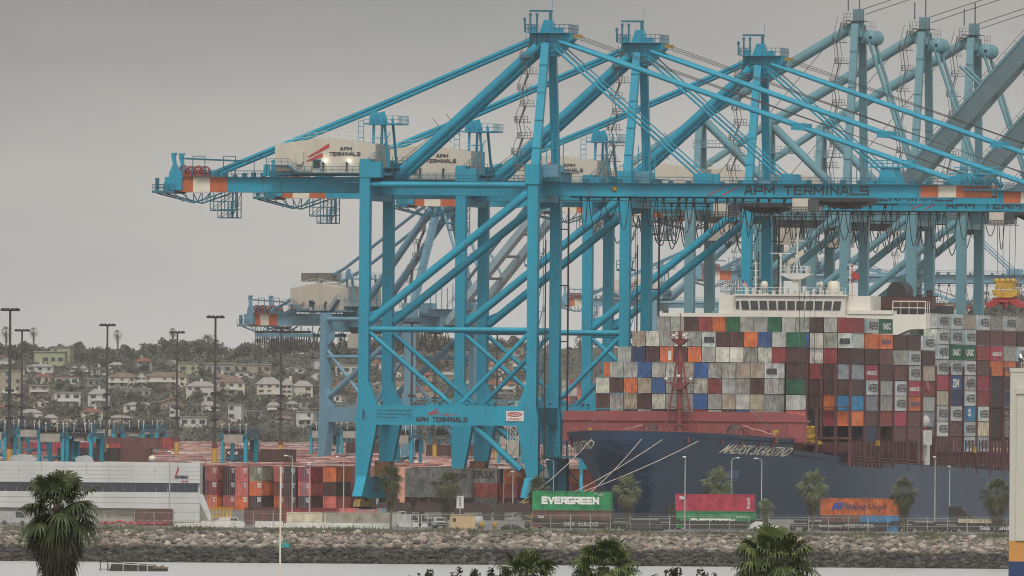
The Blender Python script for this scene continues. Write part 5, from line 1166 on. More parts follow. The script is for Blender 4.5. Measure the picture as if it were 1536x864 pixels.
# street lamps
LG = "slim street lamps along the quay road"
def lamp(u, vt, vb, lab, arm=1.0, y=None):
    y = y or ground_y(u, vb, GZ); p = at(u, vb, y); h = at(u, vt, y).z-GZ
    r = thing("street_lamp", lab, "street lamp", (p.x, y, GZ), 0, LG)
    b = MB(); b.tube((0, 0, 0), (0, 0, h-.5), .13, 0, 8, .08); b.path([(0, 0, h-.5), (-.1*arm, 0, h-.15), (-.5*arm, 0, h), (-.9*arm, 0, h)], .07, 0, 6); b.build("pole", steel, r)
    b = MB(); x = -1.05*arm; b.lathe([(0, -.08), (.3, -.05), (.34, .06), (.15, .16), (0, .18)], (x, 0, h), 0, 10); b.build("lamp_head", common['white'], r)
for a in ((54, 684, 760, "curved street lamp above the white building's roof, left", 1, 3050), (254, 678, 789, "plain street lamp in front of the white building's right end", .1), (438, 684, 790, "street lamp left of the nearest crane, first of three"), (464, 697, 790, "street lamp left of the nearest crane, middle of three", .1), (515, 686, 791, "street lamp left of the nearest crane, its arm curving left"),
          (769, 708, 780, "short-armed street lamp left of the green container", .1), (830, 690, 772, "street lamp with curved arm above the green container"), (1027, 686, 797, "tall pale street lamp in front of the crimson container", .12), (1097, 687, 782, "street lamp behind the crimson container, arm curving right", -1), (1142, 688, 778, "street lamp right of the crimson container, arm curving left"), (1402, 686, 785, "tall street lamp before the ship's light blue side, left of two", .1), (1424, 700, 783, "tall street lamp before the ship's light blue side, right of two", .1)): lamp(*a)

# terminal building on the left
bw_ = mat("panel_white", (.50, .50, .49), .5, .12, .2, streak=True); gw = mat("loading_beige", (.40, .38, .33), .7, .12, .4)
BY = 2872.0
r = thing("terminal_building", "white flat-roofed terminal building with a dark ribbon of windows", "building", (0, BY, GZ))
xr_ = at(300, 700, BY).x; xl = at(-40, 700, BY).x; zt = at(200, 694, BY).z-GZ; zb = at(250, 763, BY).z-GZ; zw1 = at(200, 724, BY).z-GZ; zw0 = at(200, 738, BY).z-GZ
b = MB(); b.box(xl, xr_, 0, 26, zw1, zt); b.box(xl, xr_, 0, 26, zb, zw0); b.box(xl, xr_, .5, 26, zw0, zw1); b.box(xr_-4.4, xr_, 0.02, 26, -.2, zb)
for k in range(1, 5): b.box(xl, xr_+.02, -.03, 0, zw1+k*(zt-zw1)/5-.02, zw1+k*(zt-zw1)/5+.02)
wl = b.build("wall", bw_, r)
b = MB()
for z0, z1, n_ in ((zw1, zt, 5), (zb, zw0, 3)):
    for k in range(1, n_): z = z0+k*(z1-z0)/n_; b.box(xl, xr_, -.012, -.004, z-.035, z+.035)
for k in range(1, 10): x = xl+k*(xr_-xl)/10; b.box(x-.03, x+.03, -.014, -.004, zw1+((k % 3))*(zt-zw1)/5, zt-((k+1) % 2)*(zt-zw1)/5)
b.build("panel_joint", mat("joint_grey", (.22, .22, .215), .7, .1), wl)
x = xl; k = 0
while x < xr_-6.2:
    b = MB(); b.box(x+.06, x+1.66, .12, .3, zw0+.03, zw1-.03); b.build("window", mat("ribbon_glass", (.02, .028, .04), .08, .3, .4), r); x += 1.72; k += 1
b = MB(); b.box(x+.1, xr_-.3, .12, .3, zw0+.03, zw1-.03); lou = b.build("louvre", mat("louvre_blue", (.022, .03, .045), .5, .1), r)
b = MB(); [b.box(q, q+.1, .02, .12, zw0+.03, zw1-.03) for q in np.arange(x+.2, xr_-.3, .42)]; b.build("louvre_slat", mat("slat_blue", (.06, .075, .10), .5, .1), lou)
b = MB(); b.box(xl, xr_-4.42, 1.2, 26, -.2, zb-.02); [b.box(q, q+.5, .9, 1.2, 0, zb-.05) for q in np.arange(xl, xr_-5, 5.2)]; b.rail([(xr_-13, .9, zb-1.6), (xr_-10, .9, zb-1.6)], 1.5, 1, .08); b.build("loading_bay", gw, r)
b = MB(); b.prism([(xr_+.01, zw0-.2), (xr_+.5, zw0-.2), (xr_+1.9, 1.0), (xr_+1.9, .2), (xr_+1.5, .2), (xr_+.01, zw0-1.6)], 'y', 0, .5); b.build("stair_wall", bw_, r)
b = MB(); b.prism([(xr_+.01, zw0-1.6), (xr_+1.5, .2), (xr_+1.5, -.1), (xr_+.01, -.1)], 'y', 6, 6.3); b.build("stair_back_wall", gw, r)  # beige wall set back under the slanted stair wall
sx_ = xr_-3.9
b = MB(); b.text("APM TERMINALS", (sx_, -.05, zt-2.5), (1,0,0), (0,0,1), 2.05, .5, 0, .08); b.build("lettering", blackp, r)
b = MB(); b.prism([(sx_-.2, zt-2.4), (sx_, zt-2.4), (sx_+.55, zt-.7), (sx_+.35, zt-.7)], 'y', -.06, -.03); b.prism([(sx_+.1, zt-1.8), (sx_+.25, zt-1.8), (sx_+.6, zt-.95), (sx_+.5, zt-.95)], 'y', -.06, -.03); b.text("Pier 400", (sx_+1.0, -.05, zt-3.1), (1,0,0), (0,0,1), 1.0, .35, 0, .06); b.build("emblem", common['red'], r)
for u, w_, h_, nm in ((34, 4.2, 1.2, "grey roof ventilation unit, left of the street lamp"), (127, 3.0, 1.1, "pale roof ventilation unit behind the palm's top")):
    p = at(u, 694, BY+14); b = MB(); b.prism([(-w_/2, 0), (w_/2, 0), (w_/2*.8, h_*.7), (w_*.1, h_), (-w_/2*.8, h_*.8)], 'y', -1, 1); [b.box(-w_/2+k*.8, -w_/2+k*.8+.3, -1.05, -1, .2, h_*.6) for k in range(4)]; tag(b.build("roof_vent", mat("vent_grey", (.33, .33, .33), .5, .2), loc=(p.x, BY+14, GZ+zt)), nm, "roof unit", "ventilation units on the white roof")
b = MB(); p = at(218, 655+5, 3080); b.lathe([(0, -.6), (.5, -.4), (.65, 0), (.5, .4), (0, .6)], (0, 0, 0), 0, 14); b.tube((0, 0, -6), (0, 0, -.5), .06, 0, 6); 
tag(b.build("radar_ball", mat("ball_cream", (.60, .55, .46), .6, .1), loc=(p.x+1.2, 3080, at(231, 688, 3080).z)), "small cream ball on a stick before the red container rows", "beacon")
# things at the building's foot and along the road
def simple(name, b, m, u, v, y, lab, cat, grp=None, rot=0, z=None):
    p = at(u, v, y); return tag(b.build(name, m, loc=(p.x, y, GZ if z is None else z), rotz=rot), lab, cat, grp)
container('e', (at(200, 780, 2760).x, 2762, GZ), -pi/2, "rusty brown container on the ground before the white building", "containers on the ground by the bank", 6.06, 1, None, rr)
b = MB()
b.path([(0, 0, .5), (2, 0, .55), (3, 0, .9), (4, 0, .5), (10, 0, .55)], .16, 0, 8)
for x in np.arange(.5, 10, 1.3): b.tube((x, 0, 0), (x, 0, .5), .1, 0, 6); b.lathe([(0, 0), (.25, .05), (.25, .3), (0, .4)], (x+.3, -.1, .55), 0, 8)
simple("pipe_manifold", b, mat("hydrant_red", (.42, .05, .06), .5, .2), 150, 788, 2735, "red pipework with valves on the ground before the white building", "pipes")
b = MB()
for k in range(6): b.box(k*.55, k*.55+.3, -.2, .2, .2, 1.35+.2*(k % 2)); b.box(k*.55-.1, k*.55+.5, -.25, .25, 1.2, 1.4)
b.box(-.2, 3.4, -.3, .3, .0, .2); b.box(-.2, 3.4, -.25, .25, 1.5, 1.65)
simple("pallet_frame", b, yellow, 318, 775, 2830, "yellow steel frame on the ground right of the white building", "frame", z=GZ+.9)
lowwall = common['white']
for i, (u0, u1, hh) in enumerate(((262, 300, .7), (300, 344, .9), (344, 367, .8), (382, 425, 1.0), (425, 480, .75), (480, 586, .8))):
    p, q = at(u0, 790, 2741), at(u1, 790, 2741); b = MB(); w_ = q.x-p.x; b.prism([(0, 0), (w_, 0), (w_-.1, hh), (.1, hh*(.75 if i == 0 else 1))], 'y', 0, .5); [b.box(k, k+.08, -.02, .52, 0, hh) for k in np.arange(.6, w_-.2, 1.2)]
    tag(b.build("barrier_block", lowwall, loc=(p.x, 2741, GZ)), f"low white roadside barrier, {nth(i+1)} from the left", "barrier", "white barriers behind the fence")
for i, (c, u, Lc, lab) in enumerate((('y', 430, 6.06, "khaki container behind the fence, left of the long grey one"), ('t', 483, 12.19, "long grey-beige container behind the fence, left of a palm"), ('e', 366, 6.06, "dark brown container behind the fence, right of the yellow frame"), ('r', 393, 12.19, "dull red container behind the khaki one"), ('R', 508, 6.06, "salmon red container top behind the long beige one"), ('z', 536, 4.5, "blue-grey box behind the long beige container"))):
    y = 2760+(25 if i > 1 else 0)+(i > 2)*10; p = at(u, 780, y); container(c, (p.x, y, GZ-.15+(.35 if i > 1 else 0)), -pi/2, lab, "containers on the ground by the bank", Lc, .93 if i < 2 else 1, None, rr)
# pickup truck
r = thing("pickup_truck", "white pickup truck parked behind the fence beside the tan shed", "pickup truck", (at(660, 784, 2750).x, 2750, GZ), .12)
b = MB(); b.prism([(-.95, .45), (.95, .45), (1.0, 1.0), (.86, 1.15), (.72, 1.72), (-.72, 1.72), (-.86, 1.15), (-1.0, 1.0)], 'y', -.6, 1.2); b.box(-.97, .97, -2.6, -.6, .5, 1.15); b.box(-.97, .97, 1.2, 2.8, .5, 1.1); b.build("body", common['white'], r)
b = MB(); b.prism([(-.7, 1.2), (.7, 1.2), (.62, 1.62), (-.62, 1.62)], 'y', -.63, -.6); b.build("windscreen", common['glass'], r)
b = MB(); b.box(-.6, .6, -2.64, -2.6, .7, 1.0); b.box(-1, 1, -2.72, -2.55, .45, .62); b.build("grille", black, r)
for x in (-.8, .8):
    b = MB(); b.box(x-.15, x+.15, -2.66, -2.6, .78, 1.0); b.build("headlight", common['glass'], r)
    for y in (-1.7, 1.8): b = MB(); b.lathe([(.1, -.12), (.38, -.12), (.4, 0), (.38, .12), (.1, .12)], (x, y, .4), 0, 14, axis='x'); b.build("wheel", black, r)
r = thing("work_shed", "tan flat-roofed shed beside a palm with a silver tank behind", "shed", (at(675, 788, 2744).x, 2744, GZ))
b = MB(); b.box(0, 3.85, 0, 2.5, 0, 2.15); b.build("wall", mat("shed_tan", (.52, .36, .19), .6, .1, .5), r)
b = MB(); b.box(-.1, 3.95, -.1, 2.6, 2.15, 2.25); b.build("roof", mat("shed_roof", (.42, .32, .2), .6, .1), r)
b = MB(); b.box(.4, .9, -.05, -.01, 1.1, 1.7); b.build("window", common['glass'], r)
b = MB(); b.lathe([(0, -.9), (.75, -.85), (.95, 0), (.95, 1.0), (0, 1.2)], (0, 0, 1.05), 0, 16, axis='x'); b.box(-.3, .3, -.9, .9, 0, .4)
simple("storage_tank", b, steel, 714, 786, 2749, "rounded silver tank beside the tan shed", "tank")
for i, u in enumerate((723, 742)):
    b = MB(); b.lathe([(0, 0), (.25, 0), (.25, .35), (.34, .4), (.34, 1.05), (.2, 1.2), (0, 1.22)], (0, 0, 0), 0, 12); simple("bollard", b, yellow, u, 785, 2742, f"yellow bollard right of the tan shed, {'left' if i == 0 else 'right'} of two", "bollard", "yellow bollards by the shed")
b = MB(); b.prism([(0, 0), (2.2, 0), (2.6, 1.4), (2.2, 2.4), (1.2, 3.0), (.8, 1.6)], 'y', 0, .6); b.beam((.4, .3, .5), (2.4, .3, 2.9), .25); b.beam((.2, .3, 1.8), (2.6, .3, .3), .2)
simple("yellow_loader", b, yellow, 788, 775, 2800, "small yellow machine left of the green container", "machine")
for i, (u, w_) in enumerate(((767, 2.7), (958, 3.4), (985, 2.2))):
    b = MB(); b.lathe([(0, -.0), (w_*.5, .1), (w_*.52, .5), (w_*.35, .8), (0, .9)], (0, 0, 0), 0, 12); b.box(-w_*.6, -w_*.2, -.4, .4, 0, .5); simple("tarp_heap", b, mat("tarp_black", (.03, .028, .03), .8, .4, 1), u, 794, 2728, f"low black tarpaulin heap at the fence foot, {nth(i+1)} from the left", "heap", "black heaps along the fence")
b = MB(); b.box(-.55, .55, 0, .1, 3.0, 4.9); b.tube((0, .1, 0), (0, .1, 3), .07, 0, 6)
so = simple("road_sign", b, common['white'], 690, 776, 2775, "white upright sign panel right of the second palm", "sign")
b = MB(); b.text("H\nE\nA\nT", (-.18, -.03, 3.15), (1,0,0), (0,0,1), .36, 1.6, 0, .04); b.build("lettering", black, so)

# cars and a tractor unit along the quay road
def car(u, v, y, lab, m, van=False, rot=0.0):
    r = thing("van" if van else "parked_car", lab, "van" if van else "car", (at(u, v, y).x, y, GZ), rot, "vehicles along the quay road"); hh = 2.1 if van else 1.45
    b = MB(); b.prism([(-2.2, .35), (2.2, .35), (2.25, .75), (1.5, .9), (.95, hh), (-1.3, hh), (-2.1, .95)] if not van else [(-2.4, .35), (2.4, .35), (2.45, .9), (1.9, 1.05), (1.3, hh), (-2.35, hh)], 'y', -.85, .85); b.build("body", m, r)
    b = MB(); b.prism([(1.35, .95), (.9, hh-.1), (.1, hh-.1), (.1, .95)] if not van else [(1.75, 1.1), (1.25, hh-.15), (.4, hh-.15), (.4, 1.1)], 'y', -.87, .87); b.build("side_window", common['glass'], r)
    for x in (-1.35, 1.4):
        for s_ in (-.8, .8): b = MB(); b.lathe([(.1, -.1), (.33, -.1), (.34, .1), (.1, .1)], (x, s_, .34), 0, 12, axis='y'); b.build("wheel", black, r)
for a in ((345, 783, 2752, "white car parked behind the low white barriers", common['white']), (1146, 778, 2755, "white car half hidden behind the fence beside the crimson container", common['white']), (612, 784, 2756, "silver van behind the fence between two palms", steel, True), (640, 784, 2753, "dark car beside the white pickup truck", dkcar), (98, 786, 2760, "dark car before the white building's loading bay", dkcar), (20, 786, 2762, "grey van at the far left before the loading bay", steel, True)): car(*a)
for i, (u, h_) in enumerate(((598, 2.6), (606, 2.2), (618, 2.4), (632, 2.1))):
    b = MB(); [b.beam((x, y, 0), (x, y, h_), .08) for x in (0, 1.0) for y in (0, .8)]; [b.beam((0, 0, z), (1, 0, z), .07) for z in (.3, h_*.5, h_)]; b.box(.1, .9, .1, .7, .2, h_*.4)
    simple("steel_rack", b, common['white'], u, 786, 2746, f"white steel rack behind the fence between two palms, {nth(i+1)} from the left", "rack", "white racks by the fence")
# ---------------------------------------------------------------- palms
palm_leaf = attr_mat("palm_frond", .6, var=.2, scale=2, spec=.35); palm_trunk = mat("palm_bark", (.14, .115, .09), .9, .35, 2, bump=.4)
def palm_crown(seed, R, nleaf, blades, skirt, col, dead, dens=1.0):
    """fan palm head: petioles ending in pleated fans, old ones hanging"""
    rnd = random.Random(seed); b = MB(); d = MB()
    def fan(mb, az, el, L, rad, c, droop):
        dirv = Vector((cos(az)*cos(el), sin(az)*cos(el), sin(el))); side = Vector((-sin(az), cos(az), 0)); up = side.cross(dirv)*-1
        up = dirv.cross(side)*-1 if up.z < 0 and el > 0 else up
        base = Vector((0, 0, 0)); tip = base+dirv*L; sag = Vector((0, 0, -L*.12*cos(el)))
        mid = base+dirv*L*.5+sag*.2; tip = tip+sag
        w = .022*R/2
        mb.add([base+side*w, base-side*w, mid-side*w, mid+side*w, tip-side*w*.8, tip+side*w*.8], [(0,1,2,3), (3,2,4,5)], 0, False, tuple(q*1.15 for q in c))
        roll = rnd.uniform(-.5, .5); s2 = (side*cos(roll)+up*sin(roll)).normalized(); u2 = s2.cross(dirv).normalized()
        for k in range(blades):
            t = (k/(blades-1)-.5)*2; a = t*radians(118)+rnd.uniform(-.05, .05)
            v = (dirv*cos(a)+s2*sin(a)).normalized(); ln = rad*(1-.28*abs(t))*rnd.uniform(.85, 1.08)
            p1 = tip+v*ln*.55+Vector((0, 0, -droop*ln*.10))+u2*.05*ln*(1-t*t); p2 = tip+v*ln*.85+Vector((0, 0, -droop*ln*.36)); p3 = tip+v*ln*.98+Vector((0, 0, -droop*ln*.68))
            n_ = v.cross(u2).normalized()*rad*.05*rnd.uniform(.7, 1.2); g = rnd.uniform(.6, 1.35); cc = tuple(q*g for q in c)
            mb.add([tip-n_*.2, tip+n_*.2, p1+n_, p1-n_, p2+n_*.62, p2-n_*.62, p3], [(0,1,2,3), (3,2,4,5), (5,4,6)], 0, False, cc)
    for i in range(nleaf):
        f = (i+.5)/nleaf; el = radians(88-(150 if nleaf > 45 else 132)*f**.9+rnd.uniform(-14, 14)); az = i*2.39996+rnd.uniform(-.3, .3)
        g = rnd.uniform(.75, 1.2); young = 1+.35*(1-f); c = tuple(q*g*young for q in col)
        if f > .8: c = tuple(.55*q+.45*e for q, e in zip(c, dead))
        fan(b, az, el, R*rnd.uniform(.42, .74)*(1-.25*(f < .12)), R*rnd.uniform(.40, .56), c, rnd.uniform(.5, 1.1)+.3*f)
    for i in range(skirt):
        f = i/max(1, skirt); el = radians(-52-34*f+rnd.uniform(-6, 6)); az = i*2.39996+rnd.uniform(-.4, .4); g = rnd.uniform(.6, 1.2)
        dd = MB(); off = -f*R*1.35
        k0 = len(d.V); fan(d, az, el, R*rnd.uniform(.40, .66)*(1-.55*f), R*rnd.uniform(.45, .62)*(1-.2*f), tuple(q*g for q in dead), .9)
        d.V[k0:] = [(x, y, z+off) for x, y, z in d.V[k0:]]
    return b, d
_pc = {}
def palm(p, crown_z, R, lab, kind, group, tr=.2, cat="palm tree", rot=0.0, skirtm=None):
    if kind not in _pc:
        sd, nl, bl, sk, col, dead = kind; cb, db = palm_crown(sd, 1.0, nl, bl, sk, col, dead)
        o1 = cb.build("crown", palm_leaf); o2 = db.build("dead_fronds", palm_leaf) if sk else None
        _pc[kind] = (o1.data, o2.data if o2 else None); bpy.data.objects.remove(o1)
        if o2: bpy.data.objects.remove(o2)
    r = thing("palm_tree", lab, cat, p, rot, group); h = crown_z-p[2]
    b = MB(); lean = random.Random(int(p[0]*10)).uniform(-.25, .25)*min(1, h/8)
    pts = [(lean*(1-t)*t*2, 0, h*t) for t in np.linspace(0, 1, 7)]
    for i in range(6): b.tube(pts[i], pts[i+1], tr*(1.35-.35*i/6 if i < 1 else 1), 0, 9, tr, cap=False)
    b.build("trunk", palm_trunk, r)
    for me, nm in zip(_pc[kind], ("crown", "dead_fronds")):
        if me:
            o = bpy.data.objects.new(nm, me); COL.objects.link(o); o.parent = r; o.location = (0, 0, h); o.scale = (R, R, R)
    return r
G1, D1 = (.075, .088, .034), (.105, .080, .048)
BIG = (11, 66, 20, 140, (.038, .053, .017), (.052, .044, .022)); BIG2 = (14, 68, 20, 60, (.064, .084, .024), (.080, .068, .034))
MED = (3, 50, 14, 26, (.075, .085, .042), (.095, .082, .052)); MED2 = (4, 48, 14, 24, (.10, .115, .058), (.12, .105, .07)); SML = (6, 22, 10, 8, (.06, .06, .04), (.08, .07, .05))
PG = "fan palms along the bank road"
for u, vt, vc, Rp, kind, lab in ((587, 695, 716, 17, MED, "fan palm before the nearest crane's left foot"), (670, 704, 726, 18, MED, "fan palm left of the tan shed's roof"), (808, 712, 733, 17, MED, "fan palm half hidden by the green container"), (941, 712, 731, 18, MED2, "fan palm before the ship's dark bow, right of the green container"), (1010, 749, 764, 9, MED, "small fan palm tucked at the crimson container's left end"),
        (1076, 702, 722, 20, MED2, "broad fan palm rising behind the crimson container"), (1149, 745, 760, 11, MED2, "short fan palm right of the crimson container"), (1219, 703, 725, 19, MED2, "pale fan palm left of the orange container"), (1287, 747, 757, 9, MED2, "palm top just showing above the orange container"), (1356, 715, 736, 18, MED, "fan palm right of the orange container"), (1495, 714, 739, 21, MED, "dense fan palm near the right edge")):
    y = 2735 if u not in (808, 1076, 1287, 1010) else 2796
    c = at(u, vc, y); p = (c.x, y, GZ); palm(p, c.z, Rp*y/FPX*1.4, lab, kind, PG, .17, rot=u*.7)
FGp = "large fan palms on the near bank"
def nearpalm(u, vc, y, R, kind, lab, rot): c = at(u, vc, y); palm((c.x, y, 1.9), c.z, R, lab, kind, FGp, .28, rot=rot)
nearpalm(88, 757, 930, 2.3, BIG, "big shaggy fan palm on the near bank at left, brown skirt of dead fronds", .4)
nearpalm(790, 862, 900, 1.75, BIG2, "near fan palm low in front of the rocks, leftmost of the middle three", 1.1)
nearpalm(906, 850, 880, 1.95, BIG2, "bright green near fan palm in the middle below the green container", 2.3)
nearpalm(1162, 838, 860, 2.25, BIG2, "largest near fan palm of the right group, drooping fronds", 3.9)
# dark shrubs at the bottom edge
leafm = attr_mat("shrub_leaf", .7, var=.25, scale=1.5)
def leafball(b, rnd, c, rx, ry, rz, n, s, col):
    for i in range(n):
        while True:
            q = Vector((rnd.uniform(-1, 1), rnd.uniform(-1, 1), rnd.uniform(-1, 1)))
            if .25 < q.length < 1: break
        q = Vector(c)+Vector((q.x*rx, q.y*ry, q.z*rz)); a = Vector((rnd.gauss(0, 1), rnd.gauss(0, 1), rnd.gauss(0, 1))).normalized(); d_ = a.orthogonal().normalized(); e = a.cross(d_); g = rnd.uniform(.6, 1.35); ss = s*rnd.uniform(.6, 1.3)
        b.add([q+d_*ss, q+e*ss*.6, q-d_*ss, q-e*ss*.6], [(0,1,2,3)], 0, False, tuple(x*g for x in col))
for i, (u, v, w_) in enumerate(((618, 861, 16), (652, 851, 14), (700, 854, 22), (745, 852, 22), (985, 858, 20), (1015, 852, 16), (1042, 856, 22), (1070, 862, 14))):
    y = 900; c = at(u, v, y); rx = w_*y/FPX; r = thing("shrub", f"dark leafy shrub at the bottom edge, {nth(i+1)} from the left", "shrub", (c.x, y, 1.9), 0, "dark shrubs on the near bank"); rnd = random.Random(i+50)
    b = MB(); h = c.z-1.9
    for k in range(9): leafball(b, rnd, (rnd.uniform(-rx, rx), rnd.uniform(-.4, .4), h-.1-rnd.uniform(0, 1.4)), .22, .22, .3, 55, .075, (.030, .032, .017))
    leafball(b, rnd, (0, 0, h-2.2), rx*1.1, .6, 1.3, 500, .1, (.028, .03, .016)); b.build("foliage", leafm, r)
    b = MB()
    for k in range(4): b.tube((0, 0, 0), (rnd.uniform(-rx, rx), rnd.uniform(-.3, .3), h-.6), .05, 0, 5, .02)
    b.build("stem", palm_trunk, r)
# plain pole rising from the water's near side, and the square post with a gull
p = at(420, 860, 1500); r = thing("slim_pole", "slim pale pole standing in front of the rocks, reaching above the containers", "pole", (p.x, 1500, -.5)); h = at(422, 703, 1500).z+.5
b = MB(); b.tube((0, 0, 0), (0, 0, h), .085, 0, 8, .075); b.lathe([(.09, 0), (.12, .02), (.12, .12), (0, .15)], (0, 0, h), 0, 8); b.build("shaft", common['cream'], r)
b = MB(); z = at(420, 818, 1500).z+.5; b.box(.05, .75, -.05, .05, z-.18, z+.16); b.box(.3, .45, -.06, .06, z+.16, z+.42); b.build("teal_tag", mat("tag_teal", (.02, .22, .22), .5, .1), r)
PY = 620.0; r = thing("square_post", "pale square post at the right edge with orange and blue bands near its foot", "post", (at(1530, 700, PY).x, PY, 2.0)); z0 = 2.0
zz = [at(1525, v, PY).z-z0 for v in (864+60, 842, 811, 558, 552)]; w_ = .36
b = MB(); b.box(-w_, w_, -w_, w_, zz[2], zz[3]); b.box(-w_-.02, w_+.02, -w_-.02, w_+.02, zz[3], zz[4]); b.box(-w_+.22, w_, -w_-.05, -w_, zz[2], zz[3]-.6); b.box(-w_+.2, w_, -w_-.1, -w_, zz[3]-.75, zz[3]-.55); b.build("shaft", mat("post_putty", (.50, .49, .42), .6, .08, .5), r)
b = MB(); b.box(-w_, w_, -w_, w_, zz[1], zz[2]); b.build("orange_band", mat("post_orange", (.55, .26, .07), .6, .1), r)
b = MB(); b.box(-w_, w_, -w_, w_, 0, zz[1]); b.build("blue_band", mat("post_blue", (.02, .05, .14), .6, .2), r)
# gull
gt = at(1533.5, 552, PY); r = thing("gull", "white and grey gull perched on the square post", "bird", (gt.x, PY, gt.z), .5)
b = MB(); prof = [(-.27, .0, .015), (-.22, .01, .03), (-.12, .03, .075), (0, .05, .10), (.1, .08, .095), (.16, .14, .062), (.19, .20, .05), (.215, .245, .055), (.25, .25, .04), (.275, .245, .015), (.32, .235, .006)]; n_ = 10; vs = []
for x, z, rr_ in prof:
    for i in range(n_): t = 2*pi*i/n_; vs.append((x*.25-rr_*cos(t)*.0+rr_*cos(t), x, .2+z+rr_*sin(t)))
b.add(vs, [(k*n_+i, k*n_+(i+1) % n_, (k+1)*n_+(i+1) % n_, (k+1)*n_+i) for k in range(len(prof)-1) for i in range(n_)], 0, True)
for s in (-1, 1): b.tube((s*.035, .0, 0), (s*.035, .01, .2), .008, 0, 5)
b.build("body", mat("gull_white", (.75, .75, .73), .7, .05), r)
for s in (-1, 1):
    b = MB(); b.add([(s*.085-.06, .1, .33), (s*.105-.04, -.0, .22), (s*.06-.06, -.32, .2), (s*.03-.05, -.2, .31), (s*.05-.04, .08, .37)], [(0,1,2,3,4)]); b.build("wing", mat("gull_slate", (.06, .06, .07), .7, .1), r)
# derelict timber float in the channel
r = thing("timber_float", "dark derelict timber float lying in the channel, pale broken end at right", "float", (at(150, 862, 2540).x, 2540, 0), .03); tw = mat("wet_timber", (.035, .033, .028), .8, .5, 1.5); pw = mat("bare_timber", (.22, .16, .09), .8, .4, 2)
b = MB(); b.prism([(1.2, -.4), (9.6, -.4), (9.4, .55), (6.5, .8), (1.6, 1.0)], 'y', -1.2, 1.2)
for k in range(7): b.box(1.2+k*1.2, 1.3+k*1.2, -1.26, 1.26, -.3, .95-.06*k)
b.build("hull", tw, r)
b = MB()
for x in (0, 1.0): b.beam((x, -.6, -.2), (x+.1, -.6, 1.4), .12); b.beam((x, .6, -.2), (x+.1, .6, 1.3), .12)
b.beam((-.2, -.6, .25), (1.4, -.6, .25), .1); b.beam((-.2, -.6, 1.25), (1.6, -.6, 1.3), .12); b.beam((1, -.6, 1.3), (7.8, -.6, .85), .12); b.beam((.8, -.6, 1.35), (1.5, -.6, 1.7), .2); b.build("timber_frame", tw, r)
b = MB()
for x in (3.2, 5.3, 6.6): b.box(x, x+.09, -1.32, -1.27, -.4, 1.0)
b.build("pale_stake", common['cream'], r)
b = MB(); rnd = random.Random(4)
for k in range(14): x = 7.6+rnd.uniform(0, 1.9); b.beam((x, -1.3+rnd.uniform(0, 2), -.2), (x+rnd.uniform(-.3, .3), -1.3+rnd.uniform(0, 2), rnd.uniform(.3, .8)), rnd.uniform(.12, .3))
b.box(7.4, 9.4, -1.3, 1.2, .4, .62); b.build("broken_end", pw, r)
